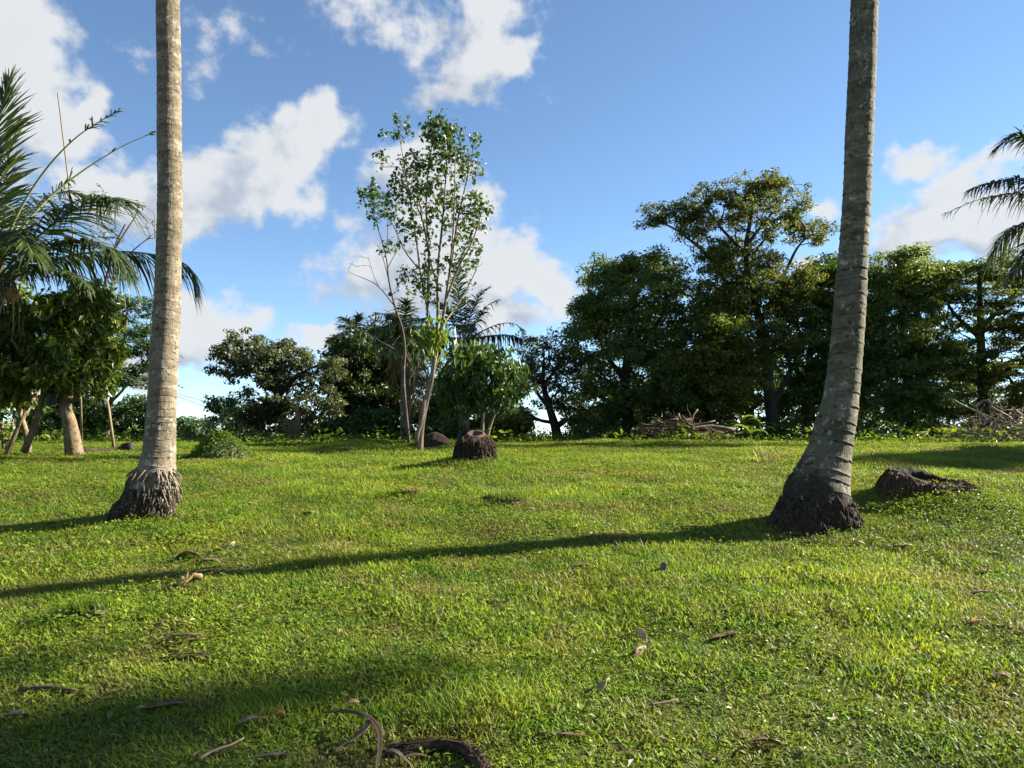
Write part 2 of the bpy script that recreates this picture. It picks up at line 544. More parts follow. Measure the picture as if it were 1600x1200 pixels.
def palm_bark(name, base, lite, dark, moss, moss_at, foot=0.0):
    """ring-scarred coconut trunk with pale lichen flecks and mossy stains"""
    m, N = new_mat(name)
    pos = N.n('ShaderNodeTexCoord').outputs['Object']
    n1 = N.noise(N.vmath('MULTIPLY', pos, (1, 1, 2.4)), 5.0, 6.0, .62)
    c = N.mix(N.maprange(n1, .32, .68), base, lite)
    fib = N.noise(N.vmath('MULTIPLY', pos, (9, 9, 0.9)), 7.0, 5.0, .6)
    c = N.mix(1.0, c, N.ramp(fib, [(.25, (.72, .70, .66)), (.75, (1.2, 1.2, 1.2))]), 'MULTIPLY')
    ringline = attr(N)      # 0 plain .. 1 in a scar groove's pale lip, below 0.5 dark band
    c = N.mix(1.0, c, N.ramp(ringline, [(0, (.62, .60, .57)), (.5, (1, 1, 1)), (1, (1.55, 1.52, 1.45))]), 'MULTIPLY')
    mo = N.noise(pos, 3.2, 5.0, .6, .4)
    c = N.mix(N.maprange(mo, moss_at, moss_at + .16, 0, .7), c, moss)
    li = N.noise(pos, 22.0, 3.0, .5)
    li2 = N.noise(pos, 6.0, 2.0, .5)
    c = N.mix(N.math('MULTIPLY', N.maprange(li, .56, .64, 0, .8), N.maprange(li2, .48, .60)), c, (.30, .29, .25))
    dk = N.noise(N.vmath('MULTIPLY', pos, (1, 1, 1.5)), 16.0, 4.0, .6)
    c = N.mix(N.maprange(dk, .57, .68, 0, .85), c, dark)
    bd = N.noise(N.vmath('MULTIPLY', pos, (.6, .6, 3.2)), 2.4, 4.0, .6)
    c = N.mix(1.0, c, N.ramp(bd, [(.3, (.66, .65, .62)), (.7, (1.25, 1.25, 1.25))]), 'MULTIPLY')
    if foot:       # darker towards the foot, uneven edge, reaching higher on the left
        sz_ = N.n('ShaderNodeSeparateXYZ')
        N.put(sz_.inputs[0], pos)
        st_ = N.math('ADD', sz_.outputs[2], N.math('MULTIPLY_ADD', N.noise(pos, 7.0, 5.0, .65), 1.1, -.55))
        st_ = N.math('ADD', st_, N.math('MULTIPLY', sz_.outputs[0], .8))
        c = N.mix(N.maprange(st_, foot, foot + .38, .88, 0), c, dark)
        c = N.mix(N.math('MULTIPLY', N.maprange(N.noise(pos, 13.0, 3.0, .5), .60, .66, 0, .8), N.maprange(sz_.outputs[2], .75, 1.1, 1, 0)), c, (.26, .25, .21))
    pr = N.n('ShaderNodeBsdfPrincipled')
    N.put(pr.inputs['Base Color'], c)
    pr.inputs['Roughness'].default_value = .9
    pr.inputs['Specular IOR Level'].default_value = .15
    b = N.n('ShaderNodeBump')
    b.inputs['Strength'].default_value = .8
    b.inputs['Distance'].default_value = .012
    hgt = N.math('ADD', N.math('MULTIPLY', fib, .7), N.noise(pos, 30.0, 6.0, .65))
    N.put(b.inputs['Height'], hgt)
    N.put(pr.inputs['Normal'], b.outputs[0])
    o = N.n('ShaderNodeOutputMaterial')
    N.put(o.inputs[0], pr.outputs[0])
    return m


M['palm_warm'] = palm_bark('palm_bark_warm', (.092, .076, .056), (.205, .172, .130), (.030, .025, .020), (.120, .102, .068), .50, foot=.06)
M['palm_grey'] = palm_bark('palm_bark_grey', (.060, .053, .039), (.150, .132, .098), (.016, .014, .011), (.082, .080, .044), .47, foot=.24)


def grass_mat():
    m, N = new_mat('grass_blade')
    pos = N.n('ShaderNodeNewGeometry').outputs['Position']
    rnd = N.n('ShaderNodeObjectInfo').outputs['Random']
    t = N.math('ADD', attr(N), N.math('MULTIPLY_ADD', rnd, .50, -.22))
    c = N.ramp(t, [(0.0, (.150, .120, .048)), (0.12, (.155, .170, .042)), (0.30, (.098, .176, .020)), (0.62, (.164, .256, .024)), (1.0, (.255, .320, .044))])
    big = N.noise(N.vmath('MULTIPLY', pos, (1, 1, 0)), .55, 3.0, .55)
    c = N.mix(N.maprange(big, .46, .66, 0, .60), c, N.mix(1.0, c, (1.34, 1.12, .90), 'MULTIPLY'))
    mid = N.noise(N.vmath('MULTIPLY', pos, (1, 1, 0)), 2.3, 3.0, .6)
    c = N.mix(N.maprange(mid, .48, .64, 0, .85), c, N.mix(1.0, c, (.56, .76, .66), 'MULTIPLY'))
    dry = N.noise(N.vmath('ADD', N.vmath('MULTIPLY', pos, (1, 1, 0)), (31, 7, 0)), 1.3, 4.0, .62)
    c = N.mix(N.maprange(dry, .50, .70, 0, .72), c, (.220, .195, .075))
    fine = N.noise(N.vmath('MULTIPLY', pos, (1, 1, 0)), 6.0, 3.0, .6)
    c = N.mix(N.maprange(fine, .54, .70, 0, .55), c, (.120, .098, .045))
    pr = N.n('ShaderNodeBsdfPrincipled')
    N.put(pr.inputs['Base Color'], c)
    pr.inputs['Roughness'].default_value = .5
    pr.inputs['Specular IOR Level'].default_value = .14
    tr = N.n('ShaderNodeBsdfTranslucent')
    N.put(tr.inputs['Color'], N.mix(1.0, c, (1.3, 1.2, .6), 'MULTIPLY'))
    mx = N.n('ShaderNodeMixShader')
    mx.inputs[0].default_value = .46
    N.put(mx.inputs[1], pr.outputs[0])
    N.put(mx.inputs[2], tr.outputs[0])
    o = N.n('ShaderNodeOutputMaterial')
    N.put(o.inputs[0], mx.outputs[0])
    return m


def ground_mat():
    m, N = new_mat('turf_soil')
    pos = N.n('ShaderNodeNewGeometry').outputs['Position']
    n1 = N.noise(pos, 14.0, 6.0, .65)
    c = N.mix(N.maprange(n1, .35, .65), (.040, .046, .014), (.095, .110, .030))
    n2 = N.noise(pos, 1.6, 4.0, .6)
    c = N.mix(N.maprange(n2, .52, .66, 0, .8), c, (.105, .080, .045))
    n3 = N.noise(pos, .03, 3.0, .6)
    sp_ = N.n('ShaderNodeSeparateXYZ')
    N.put(sp_.inputs[0], pos)
    c = N.mix(N.maprange(sp_.outputs[1], 30, 60), c, N.mix(N.maprange(n3, .4, .6), (.030, .050, .016), (.060, .085, .028)))
    pr = N.n('ShaderNodeBsdfPrincipled')
    N.put(pr.inputs['Base Color'], c)
    pr.inputs['Roughness'].default_value = .95
    pr.inputs['Specular IOR Level'].default_value = .1
    b = N.n('ShaderNodeBump')
    b.inputs['Strength'].default_value = .8
    b.inputs['Distance'].default_value = .02
    N.put(b.inputs['Height'], N.noise(pos, 40.0, 6.0, .7))
    N.put(pr.inputs['Normal'], b.outputs[0])
    o = N.n('ShaderNodeOutputMaterial')
    N.put(o.inputs[0], pr.outputs[0])
    return m


M['grass'] = grass_mat()
M['ground'] = ground_mat()

# ------------------------------------------------------------------ ground
Y_PALM_L, Y_PALM_R = 7.65, 7.45
p_stump = gp(742, 728)
p_hollow = gp(1462, 799)
p_mound = gp(345, 716)
p_right = at(1275, 790, Y_PALM_R)
p_left = at(228, 790, Y_PALM_L)
MOUNDS += [(p_stump[0], p_stump[1], .10, .75), (p_hollow[0] + .05, p_hollow[1] + .1, .26, .80), (p_right[0], Y_PALM_R, .055, .75),
           (p_left[0] + .1, Y_PALM_L, .04, .6)]
for (mx, my, h, r) in [(545, 704, .13, .75), (120, 762, .05, .8), (795, 786, .035, .28), (765, 786, .02, .25), (645, 772, .04, .22), (120, 968, .06, .28),
                       (1080, 800, .04, .6), (860, 820, .05, .5), (1500, 850, .04, .6), (300, 740, .05, .9), (680, 697, .10, .5)]:
    q = gp(mx, my)
    MOUNDS.append((q[0], q[1], h, r))


def sinh_axis(n, mid, fine, reach):
    t = np.linspace(-1, 1, n)
    k = np.arcsinh(reach / fine)
    return mid + fine * np.sinh(t * k)


gx, gy = sinh_axis(330, 0, 1.6, 6000), sinh_axis(360, 6, 1.6, 6000)
gX, gY = np.meshgrid(gx, gy)
gZ = G(gX, gY)
mb = MB().grid(np.stack([gX, gY, gZ], 2))
ground = mb.build('ground', M['ground'])
tag(ground, None, None, kind='structure')

# ------------------------------------------------------------------ grass (one mass of turf)
src = bpy.data.collections.new('grass_patches')      # source tufts, never linked to the scene


def blade_set(mb, rng, n, R, Lr, Wr, lean, curl, tint, bare=0.0):
    a = rng.random(n) * 2 * math.pi
    rad = R * np.sqrt(rng.random(n)) * (.75 + .5 * rng.random(n))
    p = np.stack([rad * np.cos(a), rad * np.sin(a), np.full(n, -.006)], 1)
    L = rng.uniform(*Lr, n) * (1.15 - .35 * rad / R)
    Wd = rng.uniform(*Wr, n)
    az = rng.random(n) * 2 * math.pi
    ln = np.radians(rng.uniform(*lean, n))
    h = np.stack([np.cos(az), np.sin(az), np.zeros(n)], 1)
    side = np.stack([-np.sin(az), np.cos(az), np.zeros(n)], 1)
    up = np.array([0, 0, 1.0])
    side = nrm(side + up * rng.normal(0, .35, n)[:, None])
    V = []
    pos = p.copy()
    ang = ln.copy()
    segs = 3
    for k in range(segs + 1):
        w = Wd * (1 - (k / segs) ** 1.6) * .5 + .0002
        V += [pos - side * w[:, None], pos + side * w[:, None]]
        d = h * np.sin(ang)[:, None] + up * np.cos(ang)[:, None]
        pos = pos + d * (L / segs)[:, None]
        ang = ang + np.radians(rng.uniform(*curl, n))
    V = np.stack(V, 1)      # n x 8 x 3
    base = np.arange(n)[:, None] * 8
    q = np.concatenate([base + np.array([[2 * k, 2 * k + 1, 2 * k + 3, 2 * k + 2]]) for k in range(segs)], 0)
    tt = np.clip(rng.normal(tint, .17, n), 0, 1)
    tt = np.where(rng.random(n) < bare, rng.random(n) * .1, tt)
    mb.add(V.reshape(-1, 3), q, None, np.repeat(tt, 8))


def rosette(mb, rng, n, R, L, tint):
    """small broad-leaved weeds"""
    a = rng.random(n) * 2 * math.pi
    rad = R * np.sqrt(rng.random(n))
    c = np.stack([rad * np.cos(a), rad * np.sin(a), rng.uniform(.005, .05, n)], 1)
    add_leaves(mb, rng, c, rng.uniform(.5, 1.3, n) * L, .55, up=1.2, tint=np.clip(rng.normal(tint, .2, n), 0, 1))


def add_leaves(mb, rng, pos, L, ratio, up=.6, out=None, droop=0.0, tint=.5, fold=.18):
    n = len(pos)
    L = np.broadcast_to(np.asarray(L, float), (n,))[:, None]
    ru = nrm(rng.normal(size=(n, 3)))
    N_ = ru * .8 + np.array([0, 0, up])
    if out is not None:
        N_ = N_ + out * .5
    N_ = nrm(N_)
    a = rng.normal(size=(n, 3)) + np.array([0, 0, -droop])
    if out is not None:
        a = a + out * .7
    a = nrm(a - N_ * np.sum(a * N_, 1, keepdims=True))
    b = np.cross(N_, a)
    w = L * ratio * .5
    V = np.stack([pos - a * L * .5, pos - a * L * .05 + b * w + N_ * w * fold * 2, pos + a * L * .5 - np.array([0, 0, .12]) * L * droop, pos - a * L * .05 - b * w + N_ * w * fold * 2], 1)
    q = np.arange(n)[:, None] * 4 + np.array([[0, 1, 2, 3]])
    mb.add(V.reshape(-1, 3), q, None, np.repeat(np.broadcast_to(np.asarray(tint, float), (n,)), 4))


prng = np.random.default_rng(3)
patch_specs = []
for k in range(5):
    b_ = MB()
    blade_set(b_, prng, 300, .24, (.028, .058), (.0060, .0115), (8, 80), (2, 20), .50, bare=.12)
    patch_specs.append(('turf_short', b_))
for k in range(3):
    b_ = MB()
    blade_set(b_, prng, 230, .20, (.042, .080), (.0060, .0105), (5, 62), (8, 26), .64, bare=.05)
    patch_specs.append(('turf_lush', b_))
for k in range(2):
    b_ = MB()
    blade_set(b_, prng, 240, .24, (.024, .052), (.0055, .010), (15, 82), (0, 16), .34, bare=.32)
    patch_specs.append(('turf_thin', b_))
for k in range(2):
    b_ = MB()
    rosette(b_, prng, 120, .22, .030, .5)
    blade_set(b_, prng, 120, .24, (.022, .05), (.004, .007), (20, 78), (4, 22), .5, bare=.1)
    patch_specs.append(('turf_weedy', b_))
for k, (nm, b_) in enumerate(patch_specs):
    o = bpy.data.objects.new('%02d_%s' % (k, nm), b_.mesh(nm, M['grass'], False))
    src.objects.link(o)

# scatter points
g_rng = np.random.default_rng(11)
pts = []
for (y0, y1, dens_m2) in [(1.9, 5.5, 44), (5.5, 9, 34), (9, 14, 24), (14, 20, 16), (20, 27, 11)]:
    w1 = .86 * y1 + 1.6
    cell = dens_m2 ** -.5
    x, y = [q.ravel() for q in np.meshgrid(np.arange(-w1, w1, cell), np.arange(y0, y1, cell))]
    x, y = x + g_rng.uniform(-.55, .55, len(x)) * cell, y + g_rng.uniform(-.55, .55, len(y)) * cell
    k = np.abs(x) < .86 * y + 1.6
    pts.append(np.stack([x[k], y[k]], 1))
pts = np.vstack(pts)
gxp, gyp = pts[:, 0], pts[:, 1]
lush = fnoise(gxp * .9 + 50, gyp * 1.1 + 20, 3)
thin = fnoise(gxp * 1.4 + 90, gyp * 1.6 + 70, 3)
for (fx_, fy_, r_, a_) in [(720, 1100, .45, .45), (60, 930, .5, .3), (560, 745, 1.2, .25), (1300, 905, .7, .2), (1330, 1080, .8, .15), (640, 960, .5, .2), (420, 1130, .3, .25), (500, 810, .6, .25)]:
    q = gp(fx_, fy_)
    lush = lush + a_ * np.exp(-((gxp - q[0]) ** 2 + (gyp - q[1]) ** 2) / r_ ** 2)
for (fx_, fy_, r_, a_) in [(440, 850, .7, .35), (700, 835, .45, .25), (350, 880, .5, .3), (860, 845, .4, .2), (110, 762, .6, .35), (1290, 838, .45, .3), (1462, 790, .9, .3), (1560, 870, .4, .2), (1200, 1060, .5, .15), (545, 702, .7, .3)]:
    q = gp(fx_, fy_)
    thin = thin + a_ * np.exp(-((gxp - q[0]) ** 2 + (gyp - q[1]) ** 2) / r_ ** 2)
rv = g_rng.random(len(pts))
idx = g_rng.integers(0, 5, len(pts))
idx = np.where(lush + .25 * (rv - .5) > .68, g_rng.integers(5, 8, len(pts)), idx)
idx = np.where(thin + .5 * (rv - .5) > .77, g_rng.integers(8, 10, len(pts)), idx)
idx = np.where(g_rng.random(len(pts)) < .15 + .35 * np.clip(gyp - 12, 0, 6) / 6, g_rng.integers(10, 12, len(pts)), idx)
scl = g_rng.uniform(.8, 1.2, len(pts)) * np.interp(gyp, [2, 9, 14, 20, 27], [1, 1.1, 1.35, 1.7, 2.1])
sz = scl * np.clip(.74 + .8 * (lush - .45), .62, 1.15)
ok = np.ones(len(pts), bool)
for (bx, by, br) in [(p_right[0], Y_PALM_R, .35), (p_left[0], Y_PALM_L, .27), (p_stump[0], p_stump[1] + .05, .28), (p_hollow[0], p_hollow[1] + .1, .37)]:
    ok &= (gxp - bx) ** 2 + (gyp - by) ** 2 > br ** 2
P3 = np.stack([gxp, gyp, G(gxp, gyp)], 1)[ok]
e_ = .12
sx = (G(gxp + e_, gyp) - G(gxp - e_, gyp)) / (2 * e_)
sy = (G(gxp, gyp + e_) - G(gxp, gyp - e_)) / (2 * e_)
# Euler XYZ: rotate about z last, so tilt first in the turned frame
rz = g_rng.random(len(pts)) * 2 * math.pi
tx = np.arctan(sx) * np.cos(rz) + np.arctan(sy) * np.sin(rz)
ty = -np.arctan(sx) * np.sin(rz) + np.arctan(sy) * np.cos(rz)
rot = np.stack([ty, -tx, rz], 1)[ok]
SCL = np.stack([scl, scl, sz], 1)[ok]
idx = idx[ok]


def scatter_object(name, P3, rot, SCL, idx, coll):
    me = bpy.data.meshes.new(name)
    me.vertices.add(len(P3))
    me.vertices.foreach_set('co', P3.astype(np.float32).ravel())
    for nm, arr, ty_, f in (('rot', rot, 'FLOAT_VECTOR', 'vector'), ('scl', SCL, 'FLOAT_VECTOR', 'vector'), ('idx', idx, 'INT', 'value')):
        a = me.attributes.new(nm, ty_, 'POINT')
        a.data.foreach_set(f, np.asarray(arr, np.int32 if ty_ == 'INT' else np.float32).ravel())
    o = bpy.data.objects.new(name, me)
    COL.objects.link(o)
    ng = bpy.data.node_groups.new(name + '_scatter', 'GeometryNodeTree')
    ng.interface.new_socket('Geometry', in_out='INPUT', socket_type='NodeSocketGeometry')
    ng.interface.new_socket('Geometry', in_out='OUTPUT', socket_type='NodeSocketGeometry')
    i_, o_ = ng.nodes.new('NodeGroupInput'), ng.nodes.new('NodeGroupOutput')
    ins = ng.nodes.new('GeometryNodeInstanceOnPoints')
    ci = ng.nodes.new('GeometryNodeCollectionInfo')
    ci.inputs['Collection'].default_value = coll
    ci.inputs['Separate Children'].default_value = True
    ci.inputs['Reset Children'].default_value = True
    ins.inputs['Pick Instance'].default_value = True
    L = ng.links.new
    L(i_.outputs[0], ins.inputs['Points'])
    L(ci.outputs[0], ins.inputs['Instance'])
    for nm, ty_, sock in (('rot', 'FLOAT_VECTOR', 'Rotation'), ('scl', 'FLOAT_VECTOR', 'Scale'), ('idx', 'INT', 'Instance Index')):
        na = ng.nodes.new('GeometryNodeInputNamedAttribute')
        na.data_type = ty_
        na.inputs['Name'].default_value = nm
        L([s for s in na.outputs if s.enabled and s.name == 'Attribute'][0], ins.inputs[sock])
    L(ins.outputs[0], o_.inputs[0])
    md = o.modifiers.new('scatter', 'NODES')
    md.node_group = ng
    return o


grass = scatter_object('grass', P3, rot, SCL, idx, src)
tag(grass, 'short sunlit carpet grass covering the whole clearing', 'grass', kind='stuff')


# ------------------------------------------------------------------ trees
def resample(path, step):
    path = np.asarray(path, float)
    n = max(4, int(np.sum(np.linalg.norm(np.diff(path[:, :3], axis=0), axis=1)) / step) + 1)
    return spline(path, n)


class Wood:
    """trunk and limbs given by hand; boughs grown from them to the leaf clumps"""
    def __init__(self, rng):
        self.rng, self.pos, self.dir, self.plen, self.rad = rng, [], [], [], []
        self.fixed, self.chains = [], []
        self.count = []

    def limb(self, path, seg=8, rough=.0):
        p = resample(path, .16)
        if rough:
            n = len(p)
            k = np.sin(np.linspace(0, math.pi, n))[:, None]
            j = spline(self.rng.normal(0, rough, (max(4, n // 5), 3)), n) * k
            p[:, :3] += j
        self.fixed.append((p[:, :3], p[:, 3], seg))
        d = nrm(np.gradient(p[:, :3], axis=0))
        L0 = 0.0
        if self.pos:
            A = np.array(self.pos)
            L0 = self.plen[int(np.argmin(np.sum((A - p[0, :3]) ** 2, 1)))]
        ln = L0 + np.concatenate([[0], np.cumsum(np.linalg.norm(np.diff(p[:, :3], axis=0), axis=1))])
        for a, b, c, r in zip(p[:, :3], d, ln, p[:, 3]):
            self.pos.append(a)
            self.dir.append(b)
            self.plen.append(c)
            self.rad.append(r)
            self.count.append(None)

    def grow(self, clumps, zmin=0.0, wander=.12, sag=.15, step=.22, bias=.35):
        A0 = np.array(self.pos)
        order = np.argsort([np.min(np.sum((A0 - c) ** 2, 1)) for c in clumps])
        self.n_fixed = len(self.pos)
        self.parent = [-1] * len(self.pos)
        for k in order:
            c = clumps[k]
            A = np.array(self.pos)
            pl = np.array(self.plen)
            d = np.linalg.norm(A - c, axis=1)
            cost = d + bias * pl * .5 + .9 * np.maximum(0, A[:, 2] - c[2]) + np.where(A[:, 2] < zmin, 5, 0)
            j = int(np.argmin(cost))
            p0, dj, dist = A[j], self.dir[j], d[j]
            if dist < .05:
                continue
            n = max(3, int(dist / step) + 1)
            t = np.linspace(0, 1, n + 1)[:, None]
            dd = (c - p0)
            ctrl = p0 + .45 * dist * nrm(dj * .6 + nrm(dd) * .8 + np.array([0, 0, sag]))
            path = (1 - t) ** 2 * p0 + 2 * t * (1 - t) * ctrl + t ** 2 * c
            jit = spline(self.rng.normal(0, wander * min(dist, 1.6) * .35, (max(4, n // 2), 3)), n + 1)
            path = path + jit * np.sin(t * math.pi) 
            ids, prev = [j], j
            for q in range(1, n + 1):
                self.pos.append(path[q])
                self.dir.append(nrm(path[q] - path[q - 1]))
                self.plen.append(self.plen[prev] + float(np.linalg.norm(path[q] - path[q - 1])))
                self.rad.append(0)
                self.count.append(0)
                self.parent.append(prev)
                prev = len(self.pos) - 1
                ids.append(prev)
            self.chains.append(ids)
        for ids in self.chains:
            i = ids[-1]
            while i >= 0 and self.count[i] is not None:
                self.count[i] += 1
                i = self.parent[i]

    def mesh(self, tip=.008, power=.48, seg=5):
        mb = MB()
        for p, r, s in self.fixed:
            mb.tube(p, r, s)
        for ids in self.chains:
            r = [tip * (self.count[i] ** power) if self.count[i] is not None else 0 for i in ids]
            r[0] = r[1] if self.count[ids[0]] is None else min(r[1] * 1.1, r[0])
            if self.count[ids[0]] is None:
                cap = self.rad[ids[0]] * .85
                r = [min(a, max(cap, tip)) for a in r]
            r[-1] = tip * .5
            mb.tube([self.pos[i] for i in ids], r, seg if max(r) < .05 else 7, cap=False)
        return mb


def clump_points(rng, blobs, n, Y):
    """leaf-clump centres spread through overlapping ellipsoids (px, py, rx, ry, depth offset, depth radius in m, weight)"""
    out, rads = [], []
    vol = []
    for b in blobs:
        vol.append((b[2] * b[3]) ** .85 * (b[6] if len(b) > 6 else 1))
    vol = np.array(vol) / sum(vol)
    for b, f in zip(blobs, vol):
        dy = b[4] if len(b) > 4 else 0
        c = at(b[0], b[1], Y + dy)
        k = (Y + dy) / FPX
        rx, rz = b[2] * k, b[3] * k
        ry = b[5] if len(b) > 5 else min(rx, 1.3 * rz + .3)
        m = max(2, int(round(f * n)))
        d = nrm(rng.normal(size=(m, 3)))
        r = rng.random(m) ** .42
        spikes = nrm(rng.normal(size=(7, 3)) + np.array([0, 0, .35]))
        st_ = rng.random(m) < .22
        d = np.where(st_[:, None], nrm(spikes[rng.integers(0, 7, m)] + rng.normal(0, .22, (m, 3))), d)
        r = np.where(st_, rng.uniform(.85, 1.28, m), r)
        out.append(c + d * r[:, None] * np.array([rx, ry, rz]))
    return np.vstack(out)


def tree(name, label, Y, limbs, blobs, n_clump, per, clump_r, leaf, ratio, mat, bark, group=None, seed=1, flat=.6, up=.6, droop=.3,
         zmin=None, tip=.008, rough=.02, bare=(), wander=.14, cat='tree', sag=.15, mats=None, power=.48, scale_leaf=.42, bias=.35):
    """limbs: lists of (px, py, depth offset, radius m); the first is the trunk and starts at the ground"""
    rng = np.random.default_rng(seed)
    W_ = Wood(rng)
    for i, lb in enumerate(limbs):
        path = [np.append(at(a, b, Y + c), r) for (a, b, c, r) in lb]
        if i == 0:
            g = G(path[0][0], path[0][1])
            path[0][2] = min(float(g) - .06, path[1][2] - .1)
            base = path[0][:3].copy()
            base[2] = float(g)
        W_.limb(path, seg=12 if i == 0 else 8, rough=rough)
    C = clump_points(rng, blobs, n_clump, Y) if blobs else np.zeros((0, 3))
    gz = G(C[:, 0], C[:, 1])
    C = C[C[:, 2] > gz + .15]
    extra = np.array([at(a, b, Y + c) for (a, b, c) in bare]) if len(bare) else np.zeros((0, 3))
    allc = np.vstack([C, extra])
    root = thing(name, label, cat, base, group)
    if len(allc):
        W_.grow(allc, zmin if zmin is not None else base[2] + .3, wander, sag, bias=bias)
    W_.mesh(tip, power).build('trunk', bark, root)
    if len(C):
        lv = MB()
        m = len(C)
        cr = clump_r * rng.uniform(.65, 1.3, m)
        ct = rng.normal(.45, .17, m)
        n_l = np.maximum(3, (per * (cr / clump_r) ** 2).astype(int))
        ii = np.repeat(np.arange(m), n_l)
        K = len(ii)
        d = nrm(rng.normal(size=(K, 3)))
        r = cr[ii] * rng.random(K) ** .5
        pos = C[ii] + d * r[:, None] * np.array([1, 1, flat])
        keep = pos[:, 2] > G(pos[:, 0], pos[:, 1]) + .02
        pos, d, ii = pos[keep], d[keep], ii[keep]
        K = len(pos)
        add_leaves(lv, rng, pos, leaf * (1 + scale_leaf * rng.normal(0, 1, K).clip(-1.8, 2)), ratio, up=up, out=d, droop=droop,
                   tint=np.clip(ct[ii] + rng.normal(0, .16, K), 0, 1))
        crown = lv.build('crown', mat, root, smooth=False)
        crown['kind'] = 'stuff'
    return root


# ---- palms
def frond_mesh(mb_leaf, mb_rachis, rng, path, n=60, length=.75, width=.036, droop=.25, r0=.022, tint=.5, start=.14, fwd=(25, 62), lift=.25, split=1.0, keep=None):
    p = spline(path, 34)
    T = nrm(np.gradient(p, axis=0))
    mb_rachis.tube(p, np.linspace(r0, .004, len(p)), 5, tint=.5)
    up = np.array([0, 0, 1.0])
    for sgn in (-1, 1):
        t = np.linspace(start, .995, int(n * 1.35)) + rng.normal(0, .003, int(n * 1.35))
        t = np.clip(t, start, .999)
        if keep is not None:
            t = t[keep(t, rng) | (rng.random(len(t)) < .07)]
        m = len(t)
        if m == 0:
            continue
        f = t * (len(p) - 1)
        i = f.astype(int).clip(0, len(p) - 2)
        w = (f - i)[:, None]
        c = p[i] * (1 - w) + p[i + 1] * w
        tg = nrm(T[i] * (1 - w) + T[i + 1] * w)
        side = np.cross(tg, up)
        sn = np.linalg.norm(side, axis=1, keepdims=True)
        side = np.where(sn < .15, np.array([1.0, 0, 0]), side / np.maximum(sn, 1e-6)) * sgn
        nor = nrm(np.cross(side, tg) * sgn)
        nor = np.where(nor[:, 2:] < 0, -nor, nor)
        ang = np.radians(np.interp(t, [start, 1], fwd) + rng.normal(0, 9, m))
        L = length * np.interp(t, [start, start + .15, .55, .85, 1], [.55, .9, 1, .7, .38]) * rng.uniform(.62, 1.1, m)
        d = nrm(side * np.cos(ang)[:, None] + tg * np.sin(ang)[:, None] + nor * (lift + rng.normal(0, .08, m))[:, None])
        wd = width * np.interp(t, [start, .5, 1], [.8, 1, .6])
        q = nrm(np.cross(d, nor + rng.normal(0, .3, (m, 3))))
        V = []
        dr = droop * rng.uniform(.4, 1.9, m) + .06
        for k, (s, ww) in enumerate(((0, .6), (.35, 1.0), (.7, .8), (1.0, .05))):
            pt = c + d * (L * s)[:, None] - up * (dr * L * s * s)[:, None]
            V += [pt - q * (wd * ww * .5)[:, None], pt + q * (wd * ww * .5)[:, None]]
        V = np.stack(V, 1)
        b = np.arange(m)[:, None] * 8
        qd = np.concatenate([b + np.array([[2 * k, 2 * k + 1, 2 * k + 3, 2 * k + 2]]) for k in range(3)], 0)
        mb_leaf.add(V.reshape(-1, 3), qd, None, np.repeat(np.clip(tint + rng.normal(0, .18, m), 0, 1), 8))


def frond_part(root, rng, path, mat=None, **kw):
    """one frond: its midrib, with the leaflets as sub-part"""
    a, b = MB(), MB()
    frond_mesh(a, b, rng, path, **kw)
    o = b.build('frond', M['rachis'], root)
    m = a.build('leaflets', mat or M['frond'], o, smooth=False, origin=root['_o'])
    m['kind'] = 'stuff'
    return o


def crown_of_fronds(root, rng, head, n, length, leaflet, el=(80, -35), az0=0.0, **kw):
    for k in range(n):
        f = k / max(1, n - 1)
        az = az0 + k * 2.39996 + rng.normal(0, .15)
        e = math.radians(el[0] + (el[1] - el[0]) * f ** .85)
        L = length * rng.uniform(.85, 1.1) * (.8 + .2 * math.sin(f * math.pi))
        h = np.array([math.cos(az), math.sin(az), 0])
        pts_, q = [np.array(head)], np.array(head)
        for s in range(5):
            q = q + L / 5 * (h * math.cos(e) + np.array([0, 0, math.sin(e)]))
            pts_.append(q)
            e -= math.radians(rng.uniform(10, 17) * (1.0 if e > -1.2 else .2))
        frond_part(root, rng, pts_, length=leaflet, **kw)


